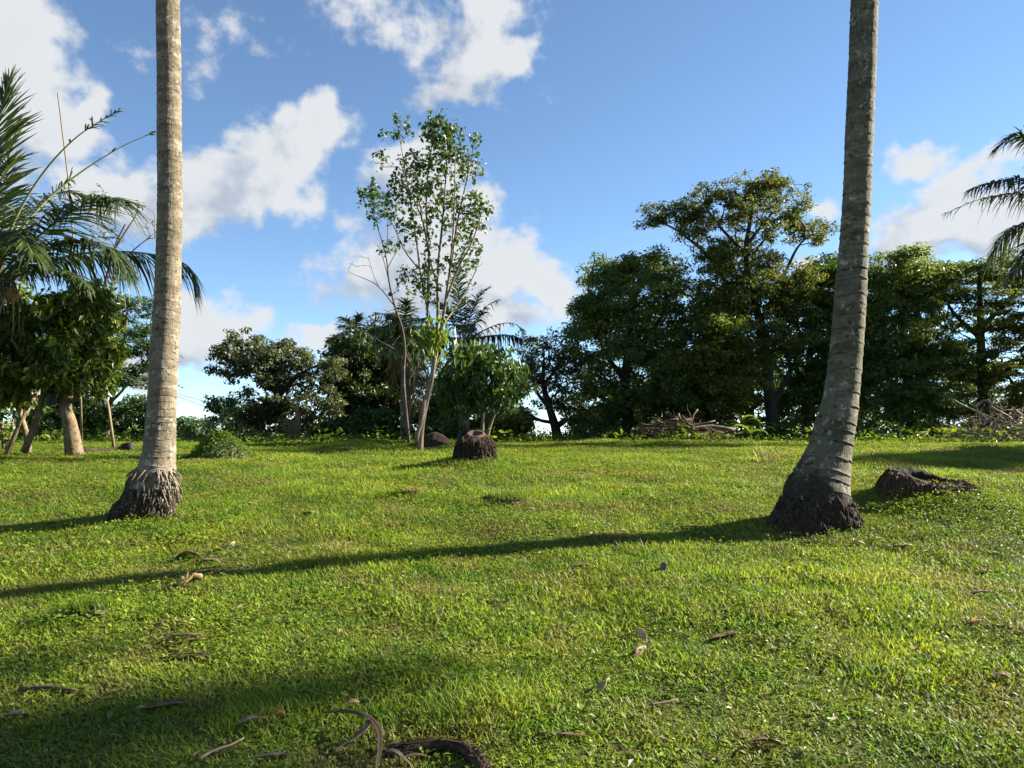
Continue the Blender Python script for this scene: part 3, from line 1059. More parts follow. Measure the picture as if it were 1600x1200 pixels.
def palm_trunk(root, path, mat, seg=48, ring=.075, rings_tilt=.15, depth=.006, rng=None, step=.011, irregular=.35):
    """path rows: x y z r.  Leaf-scar rings are cut into the surface at uneven spacing"""
    path = np.asarray(path, float)
    L = np.sum(np.linalg.norm(np.diff(path[:, :3], axis=0), axis=1))
    n = int(L / step)
    p = spline(path, n)
    s = np.concatenate([[0], np.cumsum(np.linalg.norm(np.diff(p[:, :3], axis=0), axis=1))])
    T = nrm(np.gradient(p[:, :3], axis=0))
    u = nrm(np.cross(T, np.array([0, 1.0, 0])))
    v = np.cross(T, u)
    a = np.linspace(0, 2 * math.pi, seg, endpoint=False)
    edges = [0.0]
    while edges[-1] < s[-1] + 1:
        edges.append(edges[-1] + ring * rng.uniform(1 - irregular, 1 + irregular))
    edges = np.array(edges)
    S = s[:, None] + rings_tilt * p[:, 3:4] * np.cos(a[None] + 1.1 * np.sin(s[:, None] * .9)) + .035 * (fnoise(a[None] * 3 + s[:, None] * .0, s[:, None] * 4 + 3, 2) - .5)
    k = np.searchsorted(edges, S.ravel()).clip(1, len(edges) - 1)
    lo, hi = edges[k - 1], edges[k]
    f = ((S.ravel() - lo) / (hi - lo)).reshape(S.shape)
    amp = (.4 + .9 * _H[k % 256, 7]).reshape(S.shape)
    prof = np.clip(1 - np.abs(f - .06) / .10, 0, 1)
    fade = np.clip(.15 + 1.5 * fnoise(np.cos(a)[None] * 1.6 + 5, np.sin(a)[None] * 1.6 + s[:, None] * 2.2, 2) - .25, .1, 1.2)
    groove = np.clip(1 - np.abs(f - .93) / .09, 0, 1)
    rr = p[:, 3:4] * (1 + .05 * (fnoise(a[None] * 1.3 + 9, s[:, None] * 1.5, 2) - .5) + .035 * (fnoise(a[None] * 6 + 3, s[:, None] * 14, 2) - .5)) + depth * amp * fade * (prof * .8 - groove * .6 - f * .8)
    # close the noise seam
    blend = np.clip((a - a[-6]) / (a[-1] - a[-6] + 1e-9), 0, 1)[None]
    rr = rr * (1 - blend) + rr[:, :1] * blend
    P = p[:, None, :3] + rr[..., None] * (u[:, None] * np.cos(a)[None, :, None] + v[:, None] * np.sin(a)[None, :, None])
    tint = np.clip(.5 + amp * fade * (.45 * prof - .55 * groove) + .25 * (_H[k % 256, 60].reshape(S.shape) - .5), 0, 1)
    return MB().grid(P, wrap=True, tint=tint).build('trunk', mat, root)


def root_bole(root, rng, centre, axis_shift, r_bot, r_top, h, mat, n_root=260, lump=.10, ring_r=(.006, .013), shape=1.7, ragged=0.0):
    """flared foot of matted roots, with the loose rootlets that hang over it"""
    c = np.array(centre, float)
    na, nh = 72, 26
    a = np.linspace(0, 2 * math.pi, na, endpoint=False)
    t = np.linspace(0, 1, nh)

    def surf(a, t):
        prof = r_top + (r_bot - r_top) * (1 - t) ** shape
        asym = 1 + .16 * np.cos(a - math.radians(195)) * (1 - t) + .07 * np.cos(3 * a + 1)
        r = prof * asym * (1 + lump * (fnoise(np.cos(a) * 3 + 7 + t * 2, np.sin(a) * 3 + 7 + t * 5, 3) - .5) * 2)
        x = c[0] + axis_shift[0] * t + r * np.cos(a)
        y = c[1] + axis_shift[1] * t + r * np.sin(a) * .92
        hh = h * (1 + ragged * (fnoise(np.cos(a) * 3.5 + 31, np.sin(a) * 3.5 + 31, 3) - .5) * 2)
        z = c[2] - .08 + (hh + .08) * t
        return np.stack([x, y, z], -1)

    A, Tt = np.meshgrid(a, t)
    P = surf(A, Tt)
    tn = .5 + .5 * (fnoise(np.cos(A) * 9 + 20, np.sin(A) * 9 + Tt * 9 + 20, 2) - .5)
    ob = MB().grid(P, wrap=True, tint=tn).build('root_bole', mat, root)
    rt = MB()
    for k in range(n_root):
        aa = rng.random() * 2 * math.pi
        t0 = rng.uniform(.25, 1.0)
        t1 = max(0.02, t0 - rng.uniform(.15, .45))
        tt = np.linspace(t0, t1, 5)
        ak = aa + np.linspace(0, rng.normal(0, .10), 5)
        q = surf(ak, tt)
        out = nrm(np.stack([np.cos(ak), np.sin(ak), np.full(5, .2)], 1))
        q = q + out * (np.array([.0, .006, .010, .007, .001]) * rng.uniform(.3, 1.6))[:, None]
        rt.tube(q, np.linspace(rng.uniform(*ring_r), .004, 5), 5, tint=float(np.clip(rng.normal(.5, .25), 0, 1)))
    o = rt.build('rootlets', mat, root)
    o['kind'] = 'stuff'
    return ob


def root_fingers(root, rng, centre, r, n):
    """pale finger roots that break out of the trunk just above its foot"""
    m = MB()
    for k in range(n):
        az = rng.random() * 6.28
        o_ = np.array([math.cos(az), math.sin(az), 0])
        q = np.array(centre) + o_ * (r - .03) + np.array([0, 0, rng.uniform(-.13, .10)])
        L_ = rng.uniform(.08, .19)
        sd = np.array([-o_[1], o_[0], 0]) * rng.normal(0, .03)
        m.tube([q, q + o_ * .045 + sd * .3 - np.array([0, 0, L_ * .35]), q + o_ * .075 + sd * .7 - np.array([0, 0, L_ * .7]), q + o_ * .085 + sd - np.array([0, 0, L_])],
               np.array([.8, 1.0, .9, .4]) * rng.uniform(.005, .011), 6, tint=float(np.clip(rng.normal(.5, .2), 0, 1)))
    o = m.build('root_fingers', M['palm_warm'], root)
    o['kind'] = 'stuff'


# ---- the two tall palms that frame the view
rng = np.random.default_rng(21)
zb = float(G(p_right[0], Y_PALM_R))
base_r = np.array([at(1276, 800, Y_PALM_R)[0], Y_PALM_R, zb])
palm_r = thing('coconut_palm', 'tall leaning coconut palm with grey ringed trunk beside the hollow burnt stump', 'palm tree', base_r, 'tall coconut palms on the lawn')
k_ = Y_PALM_R / FPX / 2
rows = [(1280, 822, 92), (1279, 795, 96), (1277, 772, 102), (1283, 750, 88), (1294, 712, 70), (1303, 675, 62), (1312, 635, 56), (1317, 600, 52), (1324, 530, 50), (1329.5, 450, 49), (1333, 400, 46),
        (1339, 300, 44), (1343, 200, 44), (1347.5, 100, 44), (1351, 0, 44), (1354, -120, 44), (1356, -260, 44)]
path = [np.append(at(x, y, Y_PALM_R + .02 * i), w * k_) for i, (x, y, w) in enumerate(rows)]
top = path[-1][:3]
path += [np.append(top + np.array([.02, .1, 1.6]), .125), np.append(top + np.array([.03, .15, 3.2]), .12), np.append(top + np.array([.02, .15, 4.2]), .11)]
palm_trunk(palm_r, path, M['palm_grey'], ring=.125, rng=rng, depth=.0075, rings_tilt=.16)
root_bole(palm_r, rng, (base_r[0] - .0, Y_PALM_R, zb), (-.01, 0, 0), .445, .335, .24, M['root'], 560, lump=.09, shape=1.2, ragged=.45)
crown_of_fronds(palm_r, rng, path[-1][:3] + np.array([0, 0, -.1]), 16, 3.6, .7)

zb = float(G(p_left[0], Y_PALM_L))
base_l = np.array([at(232, 800, Y_PALM_L)[0], Y_PALM_L, zb])
palm_l = thing('coconut_palm', 'straight coconut palm with warm sunlit trunk and lichen-speckled root foot', 'palm tree', base_l, 'tall coconut palms on the lawn')
k_ = Y_PALM_L / FPX / 2
rows = [(237, 812, 66), (238, 785, 67), (240, 760, 67), (244, 740, 59), (247.5, 715, 51.5), (250, 690, 47.5), (252, 650, 44.5), (254.5, 600, 43), (257, 540, 42), (261, 480, 41), (263.5, 400, 39.5), (265.5, 300, 38.5),
        (264.5, 200, 37.5), (264, 100, 37.5), (262.5, 0, 37), (261, -120, 37), (260, -260, 37)]
path = [np.append(at(x, y, Y_PALM_L + .01 * i), w * k_) for i, (x, y, w) in enumerate(rows)]
top = path[-1][:3]
path += [np.append(top + np.array([-.03, .1, 1.8]), .11), np.append(top + np.array([-.05, .15, 3.6]), .11), np.append(top + np.array([-.05, .15, 4.4]), .10)]
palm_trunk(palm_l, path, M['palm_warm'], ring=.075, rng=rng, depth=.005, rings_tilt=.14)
root_bole(palm_l, rng, (base_l[0] - .03, Y_PALM_L, zb), (.07, 0, 0), .300, .235, .27, M['lichen_root'], 420, lump=.14, shape=1.0)
root_fingers(palm_l, rng, (base_l[0] + .045, Y_PALM_L, zb + .38), .203, 120)
crown_of_fronds(palm_l, rng, path[-1][:3] + np.array([0, 0, -.1]), 16, 3.6, .7, az0=1.0)

# ---- shorter palms with crowns in view
def palm(name, label, Y, base_px, head_px, r0, r1, fronds, nuts=0, seed=5, skirt=0, group='palms among the trees', bend=0.0, mat='palm_grey'):
    """fronds: lists of (px, py, depth offset) from the head outwards, plus a dict of frond settings"""
    rng = np.random.default_rng(seed)
    b = at(base_px, 690, Y)
    b[2] = float(G(b[0], b[1]))
    h = at(head_px[0], head_px[1], Y)
    root = thing(name, label, 'palm tree', b, group)
    m = (b + h) / 2 + np.array([bend, 0, 0])
    lo = b - np.array([0, 0, .1])
    pth = [np.append(lo, r0 * 1.5), np.append(b + (m - b) * .12, r0 * 1.1), np.append(m, r0), np.append(h + np.array([0, 0, .1]), r1)]
    palm_trunk(root, pth, M[mat], seg=20, ring=.10, rng=rng, depth=.005, step=.04)
    for f in fronds:
        pts_, kw = [np.array(h)] + [at(a, c, Y + d) for (a, c, d) in f[0]], dict(f[1])
        mt = M[kw.pop('mat')] if 'mat' in kw else None
        frond_part(root, rng, pts_, mt, **kw)
    for k in range(nuts):
        c = h + np.array([rng.uniform(-.22, .30), rng.uniform(-.35, .1), rng.uniform(-.32, -.08)])
        a_, t_ = np.meshgrid(np.linspace(0, 2 * math.pi, 12, endpoint=False), np.linspace(0.01, math.pi - .01, 9))
        rr = .095 * (1 + .12 * np.cos(3 * a_)) * np.sin(t_) ** .9
        P = np.stack([c[0] + rr * np.cos(a_), c[1] + rr * np.sin(a_), c[2] - .125 * np.cos(t_)], -1)
        MB().grid(P, wrap=True).build('coconut', M['coconut'], root)
    if skirt:
        sk = MB()
        for k in range(skirt):
            az = rng.random() * 6.28
            q = h + np.array([math.cos(az) * .1, math.sin(az) * .1, rng.uniform(-.1, .1)])
            d = np.array([math.cos(az), math.sin(az), 0])
            L = rng.uniform(.4, .9)
            sk.tube([q, q + d * .2 * L + np.array([0, 0, .02]), q + d * .38 * L - np.array([0, 0, .5 * L]), q + d * .40 * L - np.array([0, 0, L])], [.014, .02, .012, .004], 4)
        o = sk.build('dry_husk_fibre', M['dry_frond'], root, smooth=False)
        o['kind'] = 'stuff'
    return root


tipk = lambda lo: (lambda t, r: t > lo)
palm('coconut_palm', 'low coconut palm with orange coconuts at the edge above the bushy tree', 11.5, -40, (-8, 438), .15, .12, [
    ([(-14, 350, -.2), (-12, 250, -.2), (0, 175, -.1), (14, 128, 0)], dict(n=84, length=.95, droop=.10, lift=.1, tint=.55, fwd=(30, 70))),
    ([(0, 350, .3), (10, 260, .4), (34, 195, .5)], dict(n=70, length=.72, droop=.15, lift=.1, tint=.6)),
    ([(-40, 330, .4), (-90, 230, .5), (-150, 160, .6)], dict(n=60, length=.8, droop=.2)),
    ([(20, 350, -.3), (66, 272, -.5), (120, 214, -.7), (186, 172, -.9)], dict(n=60, length=.36, droop=.35, keep=lambda t, r: (t > .80) & (r.random(len(t)) < .7), r0=.026, tint=.5)),
    ([(40, 350, .3), (105, 285, .6), (185, 232, .8), (250, 203, 1.0)], dict(n=60, length=.34, droop=.3, keep=lambda t, r: (t > .90) | ((t > .42) & (t < .52)), r0=.026, tint=.5)),
    ([(38, 390, -.5), (90, 345, -1.0), (150, 312, -1.4), (190, 312, -1.7)], dict(n=90, length=.92, droop=.55, lift=.15, tint=.42)),
    ([(42, 410, -.2), (105, 378, -.4), (165, 385, -.6), (200, 425, -.7)], dict(n=84, length=.66, droop=.7, tint=.42)),
    ([(55, 415, .2), (130, 396, .5), (220, 395, .9), (288, 412, 1.2), (308, 440, 1.3)], dict(n=84, length=.62, droop=.75, lift=-.05, tint=.38, r0=.028)),
    ([(30, 430, -.6), (75, 420, -1.0), (118, 430, -1.4), (140, 450, -1.6)], dict(n=50, length=.30, droop=.7, tint=.40)),
    ([(15, 380, 1.0), (45, 330, 1.8), (95, 300, 2.5), (140, 310, 3.0)], dict(n=64, length=.7, droop=.4, tint=.5)),
    ([(-60, 400, -.5), (-130, 390, -.8), (-190, 430, -1.0)], dict(n=64, length=.7, droop=.6)),
    ([(-50, 420, .8), (-120, 430, 1.4), (-170, 480, 1.7)], dict(n=64, length=.7, droop=.6)),
    ([(8, 395, -.8), (20, 365, -1.4), (36, 370, -1.9), (52, 400, -2.2)], dict(n=64, length=.55, droop=.6, tint=.45)),
], nuts=7, seed=31, skirt=24, mat='palm_warm')

palm('coconut_palm', 'palm at the right edge whose fronds reach in against the cloud', 19.0, 1690, (1668, 318), .14, .11, [
    ([(1650, 260, .1), (1620, 225, .2), (1588, 212, .3), (1558, 232, .4)], dict(n=70, length=0.77, width=.05, droop=.45, tint=.5)),
    ([(1630, 295, -.3), (1590, 280, -.5), (1550, 285, -.6), (1516, 296, -.7)], dict(n=66, length=0.63, width=.05, droop=.7, tint=.42)),
    ([(1640, 312, .3), (1590, 302, .5), (1530, 312, .6), (1480, 332, .7)], dict(n=56, length=0.56, width=.05, droop=.85, tint=.45, keep=lambda t, r: (t < .66) | (t > .95) | (r.random(len(t)) < .3))),
    ([(1640, 335, 0), (1610, 345, 0), (1575, 362, 0), (1552, 396, 0)], dict(n=66, length=0.84, width=.05, droop=.8, tint=.38)),
    ([(1645, 350, -.8), (1615, 385, -1.4), (1585, 430, -1.7)], dict(n=60, length=0.84, width=.05, droop=.7, tint=.32)),
    ([(1675, 250, 0), (1690, 190, 0), (1740, 140, 0)], dict(n=64, length=0.98, width=.05, droop=.3)),
    ([(1720, 270, .3), (1780, 250, .6), (1840, 290, .8)], dict(n=64, length=0.98, width=.05, droop=.5)),
    ([(1720, 320, -.3), (1780, 340, -.6), (1820, 400, -.8)], dict(n=64, length=0.98, width=.05, droop=.6)),
    ([(1660, 260, 1.0), (1640, 235, 1.8), (1620, 250, 2.6)], dict(n=64, length=0.84, width=.05, droop=.5)),
], seed=33, skirt=10)


def fan(hx, hy, R, rng, n=10, up=1.0, squash=1.0, kw=None):
    """fronds of a distant palm head, given in pixels round its heart"""
    out = []
    for k in range(n):
        a = math.radians(90 + (k - (n - 1) / 2) * (300 / n) + rng.normal(0, 8))
        L = R * rng.uniform(.8, 1.1)
        ex, ey = math.cos(a) * L * squash, -math.sin(a) * L * up
        dz = rng.normal(0, 1.0)
        sag = .30 * L * abs(math.cos(a))
        out.append(([(hx + ex * .35, hy + ey * .42 - 4, dz * .4), (hx + ex * .7, hy + ey * .78 + sag * .15, dz * .8), (hx + ex, hy + ey + sag * .8, dz)], dict(kw or dict(n=40, length=.55, droop=.5, width=.04, tint=.4))))
    return out


r_ = np.random.default_rng(41)
palm('coconut_palm', 'small palm head poking out above the dark mango tree', 28, 556, (556, 528), .13, .10, fan(556, 528, 40, r_, 10), seed=34)
palm('coconut_palm', 'palm with a dry brown skirt between the dark tree and the slender tree', 18.5, 634, (634, 520), .13, .10,
     fan(634, 520, 48, r_, 9) + [([(620, 505, 0), (604, 492, .2), (586, 488, .3)], dict(n=40, length=.3, droop=.7, tint=.5)),
                                 ([(640, 545, -.3), (648, 590, -.4), (652, 640, -.4)], dict(n=40, length=.5, droop=.5, mat='dry_frond')),
                                 ([(625, 545, .2), (615, 590, .3), (606, 625, .3)], dict(n=40, length=.4, droop=.5, mat='dry_frond')),
                                 ([(645, 540, .4), (662, 570, .6), (672, 620, .6)], dict(n=40, length=.4, droop=.5, mat='dry_frond'))], seed=35, skirt=30)
palm('coconut_palm', 'palm with upright fronds and two long bare ones right of the slender tree', 19.5, 726, (724, 534), .14, .11, [
    ([(720, 490, 0), (716, 450, .1), (714, 418, .2)], dict(n=36, length=.50, droop=.15, lift=.1, width=.04, tint=.42)),
    ([(734, 497, .3), (748, 464, .5), (764, 450, .6)], dict(n=36, length=.50, droop=.2, width=.04, tint=.45)),
    ([(708, 506, -.3), (694, 482, -.5), (678, 472, -.6)], dict(n=36, length=.50, droop=.4, width=.04, tint=.38)),
    ([(740, 510, .2), (752, 492, .4), (758, 480, .5), (778, 468, .6)], dict(n=50, length=.45, droop=.7, width=.04, tint=.45, keep=lambda t, r: (t < .6) | (t > .9) | (r.random(len(t)) < .3))),
    ([(745, 522, -.2), (775, 508, -.5), (800, 505, -.8), (816, 514, -1.0)], dict(n=50, length=.32, droop=.8, tint=.5, keep=lambda t, r: (t > .9) | ((t > .12) & (t < .3)) | (r.random(len(t)) < .25))),
    ([(745, 528, .4), (770, 524, .8), (800, 524, 1.2), (815, 530, 1.4)], dict(n=56, length=.48, droop=1.0, width=.04, tint=.42)),
    ([(738, 545, -.5), (752, 555, -1.0), (768, 585, -1.3)], dict(n=50, length=.5, droop=.6, width=.04, tint=.35)),
    ([(708, 528, .3), (694, 530, .5), (684, 548, .6)], dict(n=50, length=.5, droop=.6, width=.04, tint=.38)),
    ([(724, 515, 1.0), (730, 510, 1.8), (735, 535, 2.4)], dict(n=50, length=.5, droop=.5, width=.04)),
], seed=36, skirt=20)
palm('coconut_palm', 'palm crown showing through the trees behind the right tall trunk', 24, 1440, (1432, 470), .13, .10,
     fan(1432, 470, 52, r_, 9, kw=dict(n=40, length=.55, droop=.5, width=.045, tint=.75)), seed=37)
# stands outside the view to the right; its crown shades the near corner of the lawn
sx_, sy_ = 15.4, 5.0
zt = float(G(sx_, sy_))
sh = thing('coconut_palm', 'coconut palm standing outside the picture, seen only by its shadow', 'palm tree', (sx_, sy_, zt), 'tall coconut palms on the lawn')
rs = np.random.default_rng(51)
palm_trunk(sh, [(sx_, sy_, zt - .1, .24), (sx_ + .1, sy_ + .2, zt + .5, .17), (sx_ + .9, sy_ + 1.8, zt + 4.8, .14), (16.7, 8.45, 10.0, .12)], M['palm_grey'], seg=16, ring=.12, rng=rs, step=.05)
crown_of_fronds(sh, rs, (16.7, 8.45, 9.9), 30, 1.8, .70, width=.065)

# ---- near left: the bushy tree with several stems, its prop and its hanging bag
YL = 12.6
tree('fruit_tree', 'bushy dark-leaved fruit tree with thick pale trunk under the low palm', YL,
     [[(118, 706, 0, .15), (112, 668, 0, .11), (106, 634, 0, .092), (112, 602, 0, .078), (116, 575, 0, .055), (112, 535, 0, .045), (105, 500, .1, .03)],
      [(38, 706, -.1, .062), (52, 668, -.1, .05), (64, 630, 0, .044), (72, 590, .05, .04), (62, 550, .1, .04), (66, 500, .2, .028)],
      [(44, 708, .3, .058), (42, 670, .35, .048), (30, 625, .35, .042), (20, 590, .35, .036), (20, 540, .4, .035)],
      [(112, 535, 0, .04), (130, 505, -.2, .03), (140, 485, -.3, .02)], [(72, 590, .05, .045), (92, 555, -.3, .035), (112, 520, -.5, .022)],
      [(72, 590, 0, .04), (40, 560, -.5, .03), (18, 530, -.8, .02)]],
     [(95, 505, 80, 62, 0, .9), (30, 520, 65, 75, .2, .9), (135, 525, 48, 70, -.2, .6), (70, 570, 80, 36, -.3, .8), (150, 480, 34, 40, 0, .5), (10, 580, 45, 40, 0, .6), (-50, 540, 70, 80, 0, .9), (120, 580, 40, 26, -.2, .5), (150, 575, 34, 34, 0, .5), (160, 540, 26, 40, 0, .4), (70, 603, 70, 20, 0, .6), (135, 606, 40, 16, .1, .4), (10, 612, 40, 24, .2, .5)],
     620, 38, .18, .105, .42, M['gloss_leaf'], M['warm_bark'], seed=61, flat=.8, droop=1.0, up=.35, tip=.006, zmin=2.0)
# yellow bush at the edge
tree('leafy_bush', 'yellow-green leafy bush beside the leaning pole at the edge', 13.6, [[(8, 702, 0, .04), (6, 670, 0, .03), (2, 640, 0, .02)], [(12, 702, 0, .03), (20, 660, .1, .02)]],
     [(5, 650, 34, 40, 0, .5), (-30, 660, 40, 40, 0, .5)], 70, 22, .12, .09, .45, M['bright_leaf'], M['warm_bark'], seed=62, cat='bush', droop=.6, zmin=0)
# feathery layered trees behind
lay = [(205, 480, 45, 12, .3, 1.2), (165, 500, 40, 14, 0, 1), (215, 520, 36, 12, 0, 1.0), (190, 545, 55, 14, -.3, 1.2), (225, 575, 26, 10, 0, .8), (185, 590, 40, 12, .2, 1), (238, 600, 26, 8, 0, .8), (245, 545, 22, 8, 0, .7), (165, 560, 30, 18, 0, .8), (235, 635, 30, 9, 0, .8)]
tree('layered_tree', 'light feathery tree with flat leaf layers behind the sunlit palm trunk', 19, [[(165, 692, 0, .08), (168, 650, 0, .065), (178, 610, 0, .052), (190, 560, 0, .04), (195, 510, 0, .04), (200, 470, 0, .02)],
     [(172, 630, 0, .045), (195, 605, .3, .032), (225, 570, .5, .03)], [(168, 650, 0, .04), (150, 600, .2, .03), (150, 540, .2, .025)], [(168, 655, 0, .035), (200, 640, -.2, .026), (240, 632, -.4, .02)]],
     lay, 320, 46, .26, .085, .45, M['cool_leaf'], M['bark'], seed=63, flat=.30, up=1.2, droop=.1)
tree('bare_top_tree', 'thin nearly leafless tree behind the drooping frond and palm trunk', 21, [[(150, 692, 0, .09), (152, 600, 0, .07), (160, 480, 0, .05), (178, 390, 0, .03), (196, 350, 0, .02)],
     [(160, 480, 0, .04), (195, 410, .2, .025), (240, 365, .3, .012)], [(178, 390, 0, .03), (205, 350, .1, .02), (218, 320, .1, .01)]],
     [(150, 330, 28, 36, 0, .8), (165, 360, 25, 30, 0, .8), (215, 320, 14, 10, 0, .4), (235, 350, 14, 12, 0, .4)], 46, 12, .14, .07, .4, M['cool_leaf'], M['bark'], seed=64,
     bare=[(238, 330, 0), (232, 345, .2), (242, 372, .1), (205, 380, .3), (222, 362, 0), (210, 340, -.2), (245, 350, 0)], tip=.007)
for (x, y0, w, h, Y, lb, sd, mt) in [(215, 655, 42, 34, 23, 'rounded green shrub behind the straight palm trunk', 65, 'green_leaf'),
                                     (70, 668, 40, 30, 20, 'low dark shrub behind the stems of the bushy tree', 66, 'green_leaf'),
                                     (150, 665, 34, 26, 22, 'low shrub behind the bamboo pole', 67, 'cool_leaf'),
                                     (105, 652, 52, 36, 18.5, 'tall loose shrub behind the thick trunk of the bushy tree', 168, 'green_leaf'),
                                     (300, 672, 26, 20, 30, 'small far shrub beside the gap under the power lines', 68, 'cool_leaf'),
                                     (362, 650, 38, 34, 27, 'round green shrub left of the spreading grey-green tree', 69, 'cool_leaf')]:
    tree('leafy_shrub', lb, Y, [[(x, 692, 0, .06), (x + 2, y0 + 14, 0, .04), (x, y0 - h * .4, 0, .02)], [(x, 688, 0, .05), (x - w * .4, y0, .2, .02)], [(x, 688, 0, .05), (x + w * .4, y0, -.2, .02)]],
         [(x, y0, w, h, 0, .9), (x - w * .3, y0 - h * .5, w * .5, h * .5, 0, .6)], 90, 44, .26, .11, .5, M[mt], M['bark'], seed=sd, cat='shrub', group='shrubs at the edge of the clearing', zmin=0)

# ---- middle distance
tree('spreading_tree', 'grey-green tree with wide spreading crown at the end of the lawn', 22,
     [[(445, 692, 0, .16), (440, 650, 0, .13), (432, 610, 0, .11), (425, 570, 0, .07), (430, 535, 0, .03)], [(432, 615, 0, .08), (400, 580, .2, .05), (365, 560, .3, .03)],
      [(434, 620, 0, .08), (470, 585, -.3, .05), (510, 565, -.4, .03)], [(428, 590, 0, .05), (395, 550, -.6, .03), (380, 535, -.9, .02)], [(440, 660, .2, .06), (500, 650, .3, .05), (520, 600, .4, .03)]],
     [(405, 548, 62, 26, 0, 1.6), (365, 575, 28, 30, .2, .7), (440, 575, 60, 34, -.2, 1.6), (500, 575, 42, 24, 0, 1.1), (430, 620, 60, 40, 0, 1.3), (455, 660, 55, 32, .3, 1.2), (400, 655, 35, 34, .2, 1.0), (510, 640, 24, 40, .3, .8)],
     380, 60, .25, .10, .5, M['grey_leaf'], M['dark_bark'], seed=71, flat=.55)
tree('mango_tree', 'dense dark mango-like tree behind the dry stump', 25,
     [[(585, 692, 0, .20), (583, 650, 0, .16), (585, 600, 0, .12), (588, 550, 0, .06)], [(583, 640, 0, .1), (545, 600, .3, .06), (530, 560, .4, .03)], [(585, 630, 0, .1), (625, 590, -.2, .06), (640, 550, -.3, .03)]],
     [(590, 548, 66, 40, -.5, 2.0), (548, 590, 40, 50, .2, 1.2), (625, 570, 40, 45, .2, 1.2), (585, 610, 72, 50, 0, 1.8), (600, 655, 75, 34, .3, 1.5), (545, 640, 34, 36, .3, 1.0)],
     560, 66, .30, .135, .42, M['mango_leaf'], M['dark_bark'], seed=72, flat=.7, droop=.7)
tree('mango_tree', 'dark low tree filling the gap behind the slender tree and small tree', 25,
     [[(690, 692, 0, .16), (690, 650, 0, .12), (692, 600, 0, .06)], [(690, 650, 0, .09), (665, 610, .2, .04)], [(690, 650, 0, .09), (740, 615, .2, .04)]],
     [(690, 620, 50, 45, 0, 1.4), (745, 640, 50, 40, .2, 1.2), (700, 665, 75, 22, .2, 1.2), (785, 655, 34, 24, 0, .9)], 260, 66, .28, .12, .45, M['mango_leaf'], M['dark_bark'], seed=73, flat=.7, droop=.6)
for (x, y0, w, h, Y, lb, sd, mt) in [(580, 666, 42, 24, 20.5, 'bright low shrub in front of the dark mango-like tree', 74, 'green_leaf'),
                                     (795, 668, 36, 18, 22, 'low spreading shrub left of the open twisted tree', 75, 'dark_leaf'),
                                     (515, 676, 24, 14, 21, 'small shrub right of the dry stump', 76, 'green_leaf'),
                                     (690, 672, 30, 16, 21, 'small dark shrub behind the cut coconut stump', 77, 'green_leaf')]:
    tree('leafy_shrub', lb, Y, [[(x, 692, 0, .05), (x + 2, y0 + 6, 0, .03), (x, y0 - h * .4, 0, .02)], [(x, 690, 0, .04), (x - w * .5, y0, .2, .02)], [(x, 690, 0, .04), (x + w * .5, y0, -.2, .02)]],
         [(x, y0, w, h, 0, .8), (x + w * .3, y0 - h * .4, w * .5, h * .5, 0, .5)], 90, 40, .22, .11, .5, M[mt], M['bark'], seed=sd, cat='shrub', group='shrubs at the edge of the clearing', zmin=0)

# slender tree of upright stems
YS = float(gp(655, 706)[1])
stems = [
    [(656, 706, 0, .085), (658, 668, 0, .075), (666, 620, 0, .070), (674, 585, 0, .066), (680, 555, 0, .06)],
    [(680, 560, 0, .055), (669, 520, 0, .045), (668, 470, 0, .04), (672, 400, 0, .034), (668, 320, 0, .026), (672, 250, 0, .018), (680, 195, 0, .010)],
    [(681, 560, .02, .055), (684, 500, .1, .045), (684, 430, .1, .038), (690, 360, .15, .030), (695, 290, .2, .022), (700, 215, .2, .010)],
    [(680, 556, -.02, .05), (692, 500, -.1, .042), (702, 430, -.1, .035), (714, 350, -.15, .026), (728, 290, -.2, .018), (742, 220, -.2, .008)],
    [(668, 480, 0, .034), (655, 420, .2, .028), (644, 350, .3, .022), (632, 270, .4, .016), (622, 200, .4, .008)],
    [(684, 450, .1, .030), (668, 390, .4, .024), (656, 320, .6, .018), (650, 250, .7, .010)],
    [(696, 470, -.1, .030), (716, 420, -.3, .024), (738, 370, -.4, .018), (758, 315, -.5, .008)],
    [(702, 430, -.1, .028), (708, 370, -.5, .022), (708, 300, -.7, .016), (712, 225, -.8, .008)],
    [(664, 625, 0, .06), (655, 665, -.06, .062), (650, 690, -.08, .06)],
    [(690, 510, 0, .03), (712, 480, .3, .024), (735, 440, .5, .018), (752, 400, .6, .008)],
    [(672, 400, 0, .026), (660, 340, -.4, .02), (640, 300, -.6, .014), (625, 250, -.7, .008)],
    [(655, 420, .2, .024), (630, 390, .3, .018), (612, 350, .3, .012), (600, 330, .3, .007)],
]
tuft = [(685, 205, 28, 26, 0, .45, 2.2), (705, 225, 24, 30, 0, .4, 1.6), (625, 205, 16, 22, .3, .25, .9), (596, 240, 10, 32, .2, .2, .55), (744, 225, 10, 16, -.2, .15, .7), (650, 265, 30, 26, .2, .4, 1.1), (735, 260, 22, 18, -.2, .3, 1.0),
        (670, 300, 55, 40, 0, .6, .75), (715, 330, 48, 45, 0, .5, .75), (640, 340, 45, 45, 0, .5, .5), (745, 335, 24, 34, -.3, .3, .9), (680, 400, 68, 50, 0, .6, .5), (650, 440, 36, 32, 0, .4, .55), (730, 390, 30, 30, 0, .4, .55), (690, 470, 40, 30, 0, .4, .3), (640, 300, 36, 24, 0, .4, .8), (690, 260, 50, 30, 0, .5, .8)]
